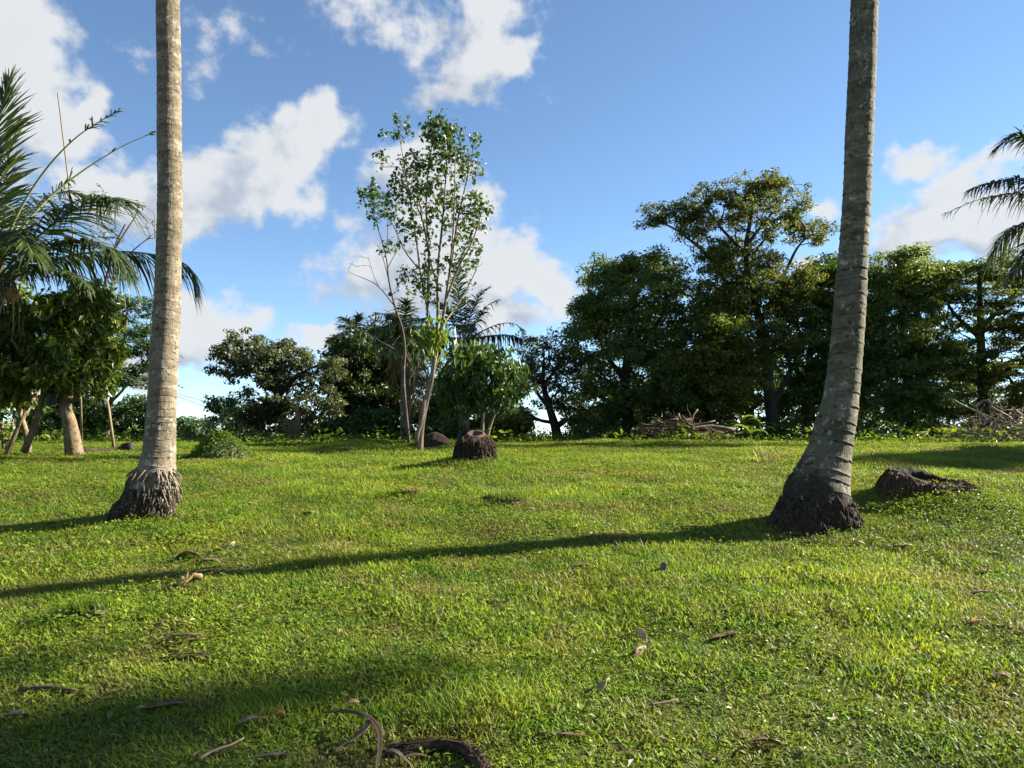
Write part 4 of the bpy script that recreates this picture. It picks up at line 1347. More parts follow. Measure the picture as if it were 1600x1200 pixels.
tree('slender_tree', 'slender tall tree of many upright stems with sparse leaves at lawn centre', YS, [[(a, b, c, r * .68) for (a, b, c, r) in l] for l in stems], tuft, 820, 6, .10, .066, .8, M['green_leaf'], M['pale_bark'], seed=81, flat=1.0, droop=.8, up=.2, tip=.0035, sag=.5, zmin=2.6, rough=.02, wander=.2, power=.35, bias=.1)
r81 = bpy.data.objects['slender_tree']
lv = MB()
rg = np.random.default_rng(82)
cc = np.vstack([at(672, 532, YS - .1) + rg.normal(0, 1, (120, 3)) * np.array([.17, .15, .17]), at(682, 520, YS) + rg.normal(0, 1, (40, 3)) * np.array([.12, .12, .2])])
add_leaves(lv, rg, cc, rg.uniform(.14, .24, len(cc)), .32, up=.2, droop=2.2, tint=np.clip(rg.normal(.65, .2, len(cc)), 0, 1))
o = lv.build('climber_leaves', M['bright_leaf'], r81, smooth=False)
o['kind'] = 'stuff'
# its neighbour with the dead grey boughs
tree('half_dead_tree', 'half-dead leaning tree with bare grey boughs just left of the slender tree', YS + 1.4,
     [[(640, 690, 0, 0.0392), (634, 640, 0, 0.0346), (630, 590, 0, 0.0323), (632, 545, 0, 0.0286), (628, 510, 0, 0.0240), (618, 480, 0, 0.0194), (608, 440, 0, 0.0157), (602, 400, 0, 0.0120), (588, 350, 0, 0.0083), (568, 292, 0, 0.0037)],
      [(618, 480, 0, 0.0138), (592, 448, .2, 0.0092), (568, 436, .3, 0.0065), (545, 425, .4, 0.0032)], [(605, 420, 0, 0.0092), (622, 380, .1, 0.0065), (612, 330, .1, 0.0037)], [(630, 555, 0, 0.0138), (600, 535, -.2, 0.0092), (575, 520, -.3, 0.0046)],
      [(592, 448, .2, 0.0065), (580, 420, .2, 0.0042), (575, 400, .2, 0.0023)], [(608, 440, 0, 0.0092), (596, 395, .3, 0.0065), (585, 380, .4, 0.0027)], [(602, 400, 0, 0.0092), (608, 345, -.2, 0.0055), (600, 300, -.3, 0.0027)]],
     [(582, 310, 20, 24, 0, .3, 1.2), (600, 330, 24, 30, 0, .35, .8), (605, 385, 14, 14, 0, .25, .8), (575, 305, 12, 12, 0, .2, 1)], 70, 8, .11, .066, .8, M['green_leaf'], M['bark'], seed=83, flat=1.0, droop=.7,
     bare=[(552, 408, .4), (560, 400, .2), (562, 416, 0), (570, 402, .1), (590, 400, .5), (598, 376, .3), (545, 412, .1), (585, 500, -.2), (566, 505, -.3), (572, 528, 0), (580, 440, -.1), (612, 450, .3), (626, 400, .2)], tip=.0045, power=.3, bias=.1)

tree('cacao_tree', 'small dense green tree with hanging leaves above the cut coconut stump', 16.5,
     [[(753, 694, 0, .045), (753, 660, 0, .038), (752, 620, 0, .034), (748, 585, 0, .02)], [(759, 694, .1, .040), (768, 660, .1, .034), (780, 630, .1, .026), (790, 605, .1, .015)], [(752, 625, 0, .03), (730, 600, -.2, .02), (715, 580, -.3, .012)]],
     [(755, 585, 48, 40, 0, .7), (720, 590, 30, 40, -.2, .5), (795, 605, 36, 38, .2, .6), (760, 560, 40, 24, 0, .5), (745, 625, 60, 24, 0, .7), (715, 555, 16, 14, 0, .3), (700, 615, 22, 20, 0, .4)],
     200, 17, .20, .17, .36, M['green_leaf'], M['pale_bark'], seed=84, flat=.8, droop=1.6, up=.2, tip=.006)
tree('open_tree', 'open twisted tree with bare dark boughs left of the dark wood', 23,
     [[(872, 694, 0, .17), (868, 668, 0, .14), (860, 640, 0, .11), (852, 615, 0, .09), (848, 590, 0, .06), (850, 560, 0, .03)], [(868, 668, 0, .1), (890, 655, 0, .07), (905, 690, .1, .06)], [(858, 636, 0, .07), (838, 610, .2, .05), (828, 575, .3, .03)],
      [(850, 600, 0, .06), (872, 575, -.2, .04), (884, 545, -.3, .02)], [(866, 660, 0, .06), (835, 655, .3, .045), (815, 640, .4, .025)]],
     [(850, 545, 48, 26, 0, 1.2), (825, 580, 26, 30, 0, .8), (878, 575, 26, 40, 0, .8), (850, 600, 40, 36, 0, .9), (820, 650, 26, 24, 0, .7), (880, 630, 18, 28, 0, .6)],
     300, 34, .22, .08, .5, M['grey_leaf'], M['dark_bark'], seed=85, flat=.6, tip=.009)

# ---- the dark wood on the right
GW = 'trees of the dark wood'
tree('forest_tree', 'dark rounded tree at the left end of the dark wood', 22.5,
     [[(985, 692, 0, .20), (982, 650, 0, .17), (978, 590, 0, .13), (985, 520, 0, .09), (995, 450, 0, .05), (1005, 410, 0, .02)], [(980, 600, 0, .09), (945, 550, .2, .06), (925, 490, .3, .03)], [(982, 560, 0, .09), (1030, 500, -.2, .06), (1050, 430, -.3, .03)],
      [(980, 640, 0, .08), (935, 620, -.4, .05), (910, 600, -.5, .03)]],
     [(960, 450, 50, 42, .2, 1.5), (1035, 430, 38, 36, 0, 1.2), (925, 490, 34, 40, .2, 1.0), (990, 480, 70, 48, 0, 1.8), (950, 550, 62, 50, 0, 1.7), (1025, 540, 55, 50, 0, 1.6), (935, 620, 48, 46, 0, 1.4), (1000, 630, 62, 46, 0, 1.7), (985, 420, 26, 16, 0, .8), (920, 665, 36, 20, 0, 1)],
     820, 92, .34, .095, .42, M['wood_leaf'], M['dark_bark'], GW, seed=91, flat=.55)
tree('tall_olive_tree', 'tallest tree with thin olive-brown crown rising over the dark wood', 22,
     [[(1210, 692, 0, .22), (1207, 650, 0, .19), (1200, 590, 0, .16), (1190, 520, 0, .13), (1175, 450, 0, .10), (1165, 390, 0, .075), (1175, 330, 0, .05), (1185, 285, 0, .025)],
      [(1175, 450, 0, .08), (1130, 420, .2, .06), (1090, 385, .3, .045), (1050, 355, .4, .03), (1010, 340, .4, .015)], [(1168, 400, 0, .06), (1130, 360, -.3, .04), (1100, 320, -.4, .02)],
      [(1190, 500, 0, .08), (1225, 430, -.2, .055), (1250, 380, -.3, .03), (1285, 360, -.3, .015)], [(1168, 380, 0, .05), (1210, 330, .2, .03), (1240, 290, .3, .012)],
      [(1205, 640, 0, .1), (1235, 580, .3, .07), (1265, 520, .4, .04)], [(1202, 610, 0, .09), (1160, 570, -.3, .06), (1110, 550, -.4, .03)]],
     [(1100, 315, 46, 26, 0, 1.0), (1045, 335, 46, 18, .3, .9), (1015, 345, 20, 12, .4, .4), (1185, 290, 36, 24, 0, .8), (1150, 330, 60, 30, 0, 1.2), (1225, 330, 44, 34, 0, 1.0), (1265, 365, 34, 22, -.2, .7), (1170, 390, 62, 44, 0, 1.4), (1090, 360, 34, 22, 0, .8), (1195, 450, 62, 44, 0, 1.5), (1140, 480, 52, 46, 0, 1.4), (1205, 290, 30, 14, 0, .5), (1120, 400, 30, 26, 0, .6), (1135, 440, 60, 38, 0, 1.3), (1080, 480, 40, 44, -.3, 1.1), (1190, 520, 80, 48, -.3, 1.6), (1245, 460, 50, 50, 0, 1.2)],
     1000, 60, .26, .085, .45, M['olive_leaf'], M['dark_bark'], GW, seed=92, flat=.55, tip=.009,
     bare=[(1240, 285, .3), (1250, 300, .2), (1232, 272, .3), (1225, 290, .1), (1258, 290, .4), (1095, 400, .4), (1080, 395, .3), (1070, 405, .3)])
tree('forest_tree', 'dense dark tree hanging over the pile of logs', 21.5,
     [[(1105, 692, 0, .17), (1102, 640, 0, .14), (1105, 580, 0, .10), (1110, 520, 0, .05)], [(1102, 630, 0, .08), (1065, 600, -.3, .05), (1045, 570, -.4, .03)], [(1102, 610, 0, .08), (1150, 580, -.2, .05), (1170, 540, -.3, .03)]],
     [(1090, 540, 60, 50, 0, 1.6), (1055, 590, 48, 48, -.2, 1.4), (1120, 600, 66, 46, -.2, 1.6), (1090, 640, 70, 30, 0, 1.4), (1150, 560, 44, 40, 0, 1.2), (1130, 500, 44, 34, .2, 1.2)],
     600, 84, .33, .105, .42, M['dark_leaf'], M['dark_bark'], GW, seed=93, flat=.55)
tree('forest_tree', 'mid-green tree partly hidden behind the leaning palm trunk', 23,
     [[(1262, 692, 0, .17), (1260, 630, 0, .14), (1265, 560, 0, .10), (1275, 490, 0, .06), (1280, 440, 0, .03)], [(1262, 600, 0, .08), (1230, 560, .2, .05), (1215, 520, .3, .03)], [(1265, 570, 0, .08), (1310, 520, .2, .05), (1330, 470, .3, .03)]],
     [(1285, 440, 46, 34, 0, 1.2), (1250, 480, 50, 46, 0, 1.3), (1310, 500, 46, 50, 0, 1.3), (1260, 560, 60, 50, 0, 1.6), (1320, 590, 44, 50, 0, 1.3), (1240, 620, 50, 34, .2, 1.2), (1330, 440, 26, 24, 0, .8)],
     600, 78, .33, .105, .42, M['green_leaf'], M['dark_bark'], GW, seed=94, flat=.55)
tree('forest_tree', 'dark tree directly right of the leaning palm trunk', 22,
     [[(1420, 692, 0, .10), (1422, 650, 0, .09), (1420, 590, 0, .08), (1412, 520, 0, .06), (1408, 450, 0, .03)], [(1420, 600, 0, .06), (1385, 540, .2, .04), (1370, 470, .3, .02)], [(1418, 560, 0, .06), (1450, 510, -.2, .04), (1455, 450, -.3, .02)]],
     [(1405, 425, 48, 28, 0, 1.2), (1375, 470, 36, 50, .2, 1.1), (1440, 470, 36, 50, 0, 1.1), (1390, 550, 50, 50, 0, 1.4), (1450, 570, 46, 50, 0, 1.3), (1385, 620, 46, 40, 0, 1.2), (1350, 540, 30, 60, .3, 1.0), (1440, 640, 44, 30, 0, 1.1)],
     700, 86, .34, .096, .42, M['wood_leaf'], M['dark_bark'], GW, seed=95, flat=.45)
tree('forest_tree', 'broad dark tree with flat sprays above the pile of pale branches', 22.5,
     [[(1540, 692, 0, .18), (1538, 640, 0, .15), (1535, 560, 0, .12), (1532, 490, 0, .09), (1530, 430, 0, .04)], [(1534, 530, 0, .08), (1490, 490, .2, .05), (1470, 450, .3, .03)], [(1534, 510, 0, .08), (1575, 470, -.2, .05), (1600, 440, -.3, .03)], [(1536, 600, 0, .07), (1490, 580, -.4, .05), (1450, 575, -.5, .03)],
      [(1536, 600, 0, .07), (1590, 570, -.2, .05), (1640, 560, -.3, .03)]],
     [(1520, 425, 60, 24, 0, 1.4), (1475, 450, 30, 34, 0, 1.0), (1575, 440, 48, 30, 0, 1.2), (1520, 490, 75, 34, 0, 1.7), (1600, 510, 50, 44, 0, 1.4), (1490, 560, 55, 34, 0, 1.5), (1560, 590, 66, 36, 0, 1.6), (1500, 630, 55, 28, 0, 1.3), (1620, 610, 50, 50, 0, 1.4), (1590, 650, 60, 28, .3, 1.2), (1680, 500, 60, 90, 0, 1.6)],
     820, 80, .32, .095, .42, M['dark_leaf'], M['dark_bark'], GW, seed=96, flat=.32, up=1.0)
tree('forest_tree', 'deep green tree farther back filling the gap of the dark wood', 29,
     [[(1170, 690, 0, .2), (1172, 620, 0, .16), (1170, 540, 0, .08)], [(1172, 640, 0, .1), (1230, 600, .3, .05)], [(1172, 640, 0, .1), (1090, 610, .3, .05)]],
     [(1170, 600, 100, 60, 0, 2.2), (1060, 630, 80, 50, 0, 2), (1280, 620, 80, 55, 0, 2), (1360, 620, 60, 60, 0, 2), (1460, 610, 90, 60, 0, 2), (1570, 620, 80, 60, 0, 2), (960, 640, 60, 40, 0, 1.6)],
     430, 60, .42, .17, .45, M['dark_leaf'], M['dark_bark'], GW, seed=97, flat=.6)

dw = MB()
dr_ = np.random.default_rng(99)
cl = []
for k in range(420):
    px = dr_.choice([dr_.uniform(-150, 335), dr_.uniform(395, 835), dr_.uniform(905, 1900), dr_.uniform(905, 1900)])
    Yk = dr_.uniform(36, 55)
    hpx = (34 if px > 880 else 20) * (.4 + .9 * float(fnoise(px * .02, 8.1, 2)))
    cl.append(at(px, 700 - dr_.uniform(0, 1) * (10 + hpx), Yk))
cl = np.array(cl)
ii = np.repeat(np.arange(len(cl)), 60)
pos = cl[ii] + nrm(dr_.normal(size=(len(ii), 3))) * (1.0 * dr_.random(len(ii)) ** .5)[:, None] * np.array([1, 1, .6])
add_leaves(dw, dr_, pos, dr_.uniform(.18, .34, len(ii)), .5, up=.5, droop=.3, tint=np.clip(dr_.normal(.45, .2, len(ii)), 0, 1))
tag(dw.build('distant_woods', M['cool_leaf'], smooth=False), 'far belt of woodland just above the rim of the lawn', 'woodland', kind='stuff')

src_t = bpy.data.objects['forest_tree.002']
off = src_t.copy()
COL.objects.link(off)
off.location = (17.6, 14.6, float(G(17.6, 14.6)))
off.rotation_euler = (0, 0, 1.3)
off['label'] = 'broad tree standing outside the picture, seen only by its shade near the hollow stump'
for ch in [o for o in SC.objects if o.parent == src_t]:
    c2 = ch.copy()
    COL.objects.link(c2)
    c2.parent = off

# light young plants under the tall tree, and the belt of undergrowth
def plantain(name, label, Y, px, H, n, seed, L=.45):
    rng = np.random.default_rng(seed)
    b = at(px, 690, Y)
    b[2] = float(G(b[0], b[1]))
    root = thing(name, label, 'plant', b, 'young banana plants under the tall tree')
    MB().tube([b - np.array([0, 0, .05]), b + np.array([.01, 0, H * .4]), b + np.array([.02, 0, H * .55])], [.05, .035, .02], 8).build('stalk', M['bright_leaf'], root)
    for k in range(n):
        az = rng.random() * 6.28
        h = np.array([math.cos(az), math.sin(az), 0])
        s = np.cross(h, [0, 0, 1.0])
        q = b + np.array([.02, 0, H * rng.uniform(.3, .55)])
        e = math.radians(rng.uniform(40, 85))
        rows_ = []
        for t in np.linspace(0, 1, 9):
            w = L * .17 * math.sin(math.pi * min(1, .06 + t * .94)) ** .7
            rows_.append([q - s * w + np.array([0, 0, w * .5]), q, q + s * w + np.array([0, 0, w * .5])])
            q = q + (h * math.cos(e) + np.array([0, 0, math.sin(e)])) * L / 8 * 1.3
            e -= math.radians(14)
        MB().grid(np.array(rows_), tint=float(np.clip(rng.normal(.6, .2), 0, 1))).build('leaf', M['bright_leaf'], root)


plantain('banana_plant', 'young banana plant right beside the end of the log pile', 18.6, 1158, .9, 8, 101)
plantain('banana_plant', 'young banana plant just left of the double trunk', 19.2, 1182, .8, 8, 102)
plantain('banana_plant', 'smallest banana plant in front of the bright gap', 18.2, 1171, .55, 7, 103)
und, ust = MB(), MB()
ur = np.random.default_rng(110)
cl, Yc = [], []
for k in range(620):
    px = ur.uniform(-60, 1700)
    Yk = ur.uniform(20, 23.5) if px > 880 else ur.uniform(21, 26)
    b = at(px, 690, Yk)
    b[2] = float(G(b[0], b[1]))
    tall = (.75 if px > 890 and not 1140 < px < 1210 else .30) * ur.uniform(.3, 1.1) * (.4 + 1.1 * float(fnoise(px * .012, 3.3, 2)))
    for j in range(3):
        cl.append(b + np.array([ur.normal(0, .15), ur.normal(0, .15), tall * ur.uniform(.2, 1)]))
    ust.tube([b - np.array([0, 0, .05]), b + np.array([ur.normal(0, .05), 0, tall * .8])], [.010, .005], 4, cap=False)
cl = np.array(cl)
ii = np.repeat(np.arange(len(cl)), 22)
dd = nrm(ur.normal(size=(len(ii), 3)))
pos = cl[ii] + dd * (.22 * ur.random(len(ii)) ** .5)[:, None] * np.array([1, 1, .8])
pos = pos[pos[:, 2] > G(pos[:, 0], pos[:, 1])]
add_leaves(und, ur, pos, ur.uniform(.05, .12, len(pos)), .5, up=.5, droop=.4, tint=np.clip(ur.normal(.45, .22, len(pos)), 0, 1))
uo = und.build('undergrowth', M['green_leaf'], smooth=False)
tag(uo, 'belt of mixed green undergrowth along the foot of the trees', 'undergrowth', kind='stuff')
us = ust.build('stems', M['bark'], uo)
us['kind'] = 'stuff'
# weeds along the far rim of the lawn and round the stumps
wd = MB()
wr = np.random.default_rng(111)
wp = []
for k in range(1500):
    px = wr.uniform(-80, 1700)
    Yk = wr.uniform(15.5, 21)
    dens_ = fnoise(px * .01 + 5, Yk * .5, 2)
    if dens_ < .42:
        continue
    b = at(px, 690, Yk)
    wp.append([b[0], b[1], float(G(b[0], b[1])), wr.choice([.06, .09, .12, .20], p=[.35, .35, .2, .1])])
for (cx_, cy_, rr, n_) in [(p_stump[0] + .15, p_stump[1] - .25, .5, 60), (p_hollow[0] + .1, p_hollow[1] - .35, .7, 420), (base_l[0], Y_PALM_L - .35, .35, 60), (base_r[0], Y_PALM_R - .5, .5, 40), (at(40, 0, 11.2)[0], 11.5, 2.2, 200)]:
    for k in range(n_):
        x, y = cx_ + wr.normal(0, rr), cy_ + wr.normal(0, rr * .6)
        if (x - p_hollow[0]) ** 2 + (y - p_hollow[1] - .12) ** 2 < .40 ** 2:
            continue
        wp.append([x, y, float(G(x, y)), .045])
wp = np.array(wp)
ii = np.repeat(np.arange(len(wp)), 16)
s_ = wp[ii, 3]
pos = wp[ii, :3] + np.stack([wr.normal(0, 1, len(ii)) * s_, wr.normal(0, 1, len(ii)) * s_, wr.random(len(ii)) * s_ * 1.9], 1)
add_leaves(wd, wr, pos, s_ * wr.uniform(.45, .9, len(ii)), .5, up=.9, droop=.2, tint=np.clip(wr.normal(.6, .2, len(ii)), 0, 1))
wo_ = wd.build('weeds', M['weed'], smooth=False)
tag(wo_, 'bright low weeds along the far rim of the lawn and around the stumps', 'weeds', kind='stuff')

# ------------------------------------------------------------------ stumps, mounds, piles
def lumpy_dome(c, rx, ry, h, rng, power=2.4, cut=None, seed=0.0, lump=.14, na=64, nh=28, sink=.1):
    a = np.linspace(0, 2 * math.pi, na, endpoint=False)
    t = np.linspace(0, 1, nh)
    A, T_ = np.meshgrid(a, t)
    r = (1 - T_ ** power) ** (1 / power)
    z = T_ * (h + sink) - sink
    nz = (fnoise(np.cos(A) * 2.6 + seed, np.sin(A) * 2.6 + T_ * 4 + seed, 4) - .5) * 2
    r = r * (1 + lump * nz)
    P = np.stack([c[0] + rx * r * np.cos(A), c[1] + ry * r * np.sin(A), c[2] + z], -1)
    return P, A, T_, nz


# cut coconut stump
sr = np.random.default_rng(120)
st = thing('coconut_stump', 'dark cut coconut stump with reddish hollow in its top at lawn centre', 'stump', p_stump)
Ys = p_stump[1]
sw = 66 * Ys / FPX / 2
na, nh = 80, 30
a = np.linspace(0, 2 * math.pi, na, endpoint=False)
A, T_ = np.meshgrid(a, np.linspace(0, 1, nh))
hst = .455
nz = (fnoise(np.cos(A) * 4 + 11, np.sin(A) * 4 + T_ * 4, 4) - .5) * 2
prof = np.interp(T_, [0, .12, .35, .7, .88, 1], [1.12, 1.05, 1.0, .88, .72, .46])
R_ = sw * prof * (1 + .10 * nz)
zt = p_stump[2] - .06 + T_ * (hst + .06) * (1 + .10 * np.sin(A) * T_)
P = np.stack([p_stump[0] + R_ * np.cos(A), p_stump[1] + .1 + R_ * np.sin(A), zt], -1)
MB().grid(P, wrap=True, tint=.5 + .5 * nz).build('body', M['stump'], st)
# hollowed, sloping cut top
rim = P[-1]
cen = rim.mean(0)
ringsP = []
for k, (s, dz) in enumerate([(1.04, -.02), (1.0, .004), (.86, .022), (.66, .018), (.46, -.05), (.26, -.11), (.02, -.13)]):
    q = cen + (rim - cen) * s
    q[:, 2] += dz + .02 * (fnoise(np.cos(a) * 3 + k, np.sin(a) * 3, 2) - .5)
    if k >= 4:
        q[:, 1] -= .04
    ringsP.append(q)
MB().grid(np.array(ringsP), wrap=True, tint=np.repeat(np.array([.8, .9, .8, .6, .3, .15, .1])[:, None], na, 1)).build('cut_top', M['stump_cut'], st)
rt = MB()
for k in range(520):
    aa, t0 = sr.random() * 6.28, sr.uniform(.15, .95)
    tt = np.linspace(t0, max(.03, t0 - sr.uniform(.08, .30)), 4)
    rr = sw * np.interp(tt, [0, .12, .35, .7, .88, 1], [1.12, 1.05, 1.0, .88, .72, .46]) * 1.03 + np.array([0, .012, .016, .004]) * sr.uniform(.5, 1.6)
    ak = aa + np.linspace(0, sr.normal(0, .08), 4)
    rt.tube(np.stack([p_stump[0] + rr * np.cos(ak), p_stump[1] + .1 + rr * np.sin(ak), p_stump[2] - .06 + tt * (hst + .06)], 1), np.linspace(sr.uniform(.006, .012), .004, 4), 4, tint=float(np.clip(sr.normal(.5, .3), 0, 1)))
o = rt.build('rootlets', M['stump'], st)
o['kind'] = 'stuff'

# low burnt hollow stump
LR0 = np.random.default_rng(125)
hs_ = thing('hollow_stump', 'low burnt-out hollow stump on a weedy mound beside the leaning palm', 'stump', p_hollow)
hc = np.array([p_hollow[0] - .02, p_hollow[1] + .12, 0])
a = np.linspace(0, 2 * math.pi, 96, endpoint=False)
kx = p_hollow[1] / FPX
front = np.clip(-np.sin(a), 0, 1)
right = np.clip(np.cos(a), 0, 1)
hrim = .19 * (1 - .62 * right - .70 * front ** 1.5) * (1 + .18 * (fnoise(np.cos(a) * 5 + 3, np.sin(a) * 5 + 3, 3) - .5) * 2)
rows_, cols_ = [], []
gz0 = float(G(hc[0], hc[1])) - .03
for (r, f, dz) in [(.58, -.35, 0), (.52, -.02, 0), (.465, .25, 0), (.42, .55, 0), (.38, .85, 0), (.34, 1.0, 0)]:
    rn = r * (1 + .10 * (fnoise(np.cos(a) * 4 + r * 9, np.sin(a) * 4, 3) - .5) * 2)
    x = hc[0] + rn * np.cos(a) * 1.02
    y = hc[1] + rn * np.sin(a) * .85
    z = np.minimum(gz0, G(x, y)) * (f < 0) + (gz0 * (f >= 0)) + hrim * max(f, 0) + (-.06 if f < 0 else 0)
    rows_.append(np.stack([x, y, z], -1))
MB().grid(np.array(rows_), wrap=True, tint=.4).build('body', M['old_stump'], hs_)
hp_ = np.array(rows_)
rt = MB()
for k in range(420):
    j = LR0.integers(0, 96)
    i0 = LR0.integers(2, 6)
    i1 = max(0, i0 - LR0.integers(1, 4))
    seq = [hp_[i, (j + LR0.integers(-1, 2)) % 96] for i in range(i0, i1 - 1, -1)]
    seq = np.array(seq) + np.array([math.cos(a[j]) * .012, math.sin(a[j]) * .012, .010]) * LR0.uniform(.4, 1.5)
    if len(seq) > 1:
        rt.tube(seq, np.linspace(LR0.uniform(.004, .009), .003, len(seq)), 5, tint=float(np.clip(LR0.normal(.5, .3), 0, 1)))
o = rt.build('rootlets', M['old_stump'], hs_)
o['kind'] = 'stuff'
rim_ = rows_[-1]
inner = []
for (s, dz) in [(1.0, 0), (.93, .008), (.82, -.05), (.74, -.16), (.55, -.24), (.02, -.26)]:
    q = hc[None] + (rim_ - hc[None]) * np.array([s, s, 1])
    q[:, 2] = np.where(dz < -.1, np.minimum(q[:, 2], rim_[:, 2].max() + dz - .02), rim_[:, 2] + dz)
    inner.append(q)
MB().grid(np.array(inner), wrap=True).build('burnt_hollow', M['char'], hs_)

# vine-covered mound
vm = thing('vine_mound', 'dome of creeping vines over a heap behind the sunlit palm trunk', 'mound', p_mound)
vr = np.random.default_rng(130)
mw = 48 * p_mound[1] / FPX
P, A, T_, nz = lumpy_dome(p_mound, mw, mw * .9, .38, vr, power=1.3, seed=4.0, sink=.08)
MB().grid(P, wrap=True).build('heap', M['soil'], vm)
f_ = MB()
k_i = vr.integers(0, P.shape[0] - 1, 6500), vr.integers(0, P.shape[1], 6500)
pp = P[k_i] + vr.normal(0, .03, (6500, 3)) + np.array([0, 0, .02])
outd = nrm(pp - np.array(p_mound) - np.array([0, 0, .0]))
add_leaves(f_, vr, pp, vr.uniform(.022, .050, 6500), .6, up=.5, out=outd, droop=.3, tint=np.clip(vr.normal(.45, .2, 6500), 0, 1))
o = f_.build('vine_leaves', M['weed'], vm, smooth=False)
o['kind'] = 'stuff'

# small dark heap behind the slender tree
q_ = gp(676, 700)
q_ = np.array([q_[0], q_[1] + .3, float(G(q_[0], q_[1] + .3))])
hp = thing('rotten_stump', 'small dark rotten stump at the foot of the slender tree', 'stump', q_)
P, A, T_, nz = lumpy_dome(q_, .34, .28, .22, vr, power=1.5, seed=9.0, lump=.3, sink=.05)
MB().grid(P, wrap=True, tint=.5 + .4 * nz).build('body', M['stump'], hp)

# dry stump in the middle distance
Yd = 19.5
db = at(462, 694, Yd)
db[2] = float(G(db[0], db[1]))
ds = thing('dry_stump', 'upright dry yellowish tree stump hung with dead leaves on the lawn rim', 'stump', db)
MB().tube([db - np.array([0, 0, .05]), at(464, 670, Yd), at(466, 652, Yd), at(465, 640, Yd)], [.14, .10, .085, .055], 10).build('post', M['warm_bark'], ds)
MB().tube([db + np.array([-.12, 0, -.05]), at(455, 675, Yd), at(451, 660, Yd)], [.08, .06, .04], 8).build('side_stem', M['warm_bark'], ds)
f_ = MB()
cc = np.vstack([at(452, 672, Yd) + vr.normal(0, 1, (130, 3)) * np.array([.12, .12, .18]), at(470, 660, Yd) + vr.normal(0, 1, (60, 3)) * np.array([.07, .07, .15])])
add_leaves(f_, vr, cc, vr.uniform(.06, .12, len(cc)), .4, up=.2, droop=1.5, tint=np.clip(vr.normal(.5, .2, len(cc)), 0, 1))
o = f_.build('dead_leaves', M['dry_frond'], ds, smooth=False)
o['kind'] = 'stuff'


def bent(rng, p0, p1, wob, n=7):
    t = np.linspace(0, 1, n)[:, None]
    j = spline(rng.normal(0, wob, (4, 3)), n) * np.sin(t * math.pi)
    return p0 + (p1 - p0) * t + j


# log and branch piles
Yb = 17.8
br = np.random.default_rng(140)
bb = at(1065, 692, Yb)
bb[2] = float(G(bb[0], bb[1]))
lp = thing('log_pile', 'heap of brown logs and cut branches in front of the dark wood', 'log pile', bb)
named = [((1000, 668), (1085, 665), .05), ((1060, 668), (1148, 672), .06), ((1095, 683), (1150, 672), .055), ((990, 672), (1010, 668), .05), ((988, 670), (994, 692), .035), ((1045, 688), (1090, 692), .04),
         ((1005, 680), (1080, 690), .045), ((1015, 690), (1070, 678), .05), ((1060, 655), (1000, 664), .03), ((1065, 650), (1090, 672), .03), ((1080, 655), (1040, 662), .035), ((1105, 664), (1130, 676), .035),
         ((1075, 682), (1140, 682), .05), ((1120, 688), (1150, 692), .03), ((1017, 652), (1045, 660), .02), ((1090, 640), (1075, 660), .018), ((1060, 646), (1072, 664), .03), ((1010, 674), (1060, 672), .045)]
for k, ((x0, y0), (x1, y1), r) in enumerate(named):
    dz = br.uniform(-.5, .5)
    p0, p1 = at(x0, y0, Yb + dz), at(x1, y1, Yb + dz + br.normal(0, .3))
    pp = bent(br, p0, p1, .06)
    pp[:, 2] = np.maximum(pp[:, 2], G(pp[:, 0], pp[:, 1]) + r * .6)
    MB().tube(pp, np.linspace(r, r * .75, len(pp)), 8, tint=float(np.clip(br.normal(.55, .25), 0, 1))).build('log', M['deadwood'], lp)
for k in range(70):
    cx_ = br.normal(1062, 34)
    hmax = 40 * max(0, 1 - abs(cx_ - 1062) / 95)
    y0 = 691 - br.uniform(0, hmax)
    L, an = br.uniform(25, 75), math.radians(br.normal(0, 9))
    dz = br.uniform(-.6, .6)
    p0, p1 = at(cx_ - math.cos(an) * L / 2, y0 + math.sin(an) * L / 2, Yb + dz), at(cx_ + math.cos(an) * L / 2, y0 - math.sin(an) * L / 2, Yb + dz + br.normal(0, .4))
    pp = bent(br, p0, p1, .06)
    r = br.uniform(.012, .04)
    pp[:, 2] = np.maximum(pp[:, 2], G(pp[:, 0], pp[:, 1]) + r * .6)
    MB().tube(pp, np.linspace(r, r * .6, len(pp)), 6, tint=float(np.clip(br.normal(.5, .28), 0, 1))).build('branch', M['deadwood'], lp)
tw = MB()
for k in range(260):
    cx_ = br.normal(1064, 32)
    hmax = 42 * max(0.05, 1 - abs(cx_ - 1064) / 90)
    p0 = at(cx_, 692 - br.uniform(0, hmax), Yb + br.uniform(-.6, .5))
    tw.tube(bent(br, p0, p0 + nrm(br.normal(size=3) * np.array([1, .7, .3])) * br.uniform(.15, .5), .03, 5), [.008, .007, .006, .005, .003], 4, tint=float(np.clip(br.normal(.6, .25), 0, 1)))
o = tw.build('twigs', M['deadwood'], lp)
o['kind'] = 'stuff'

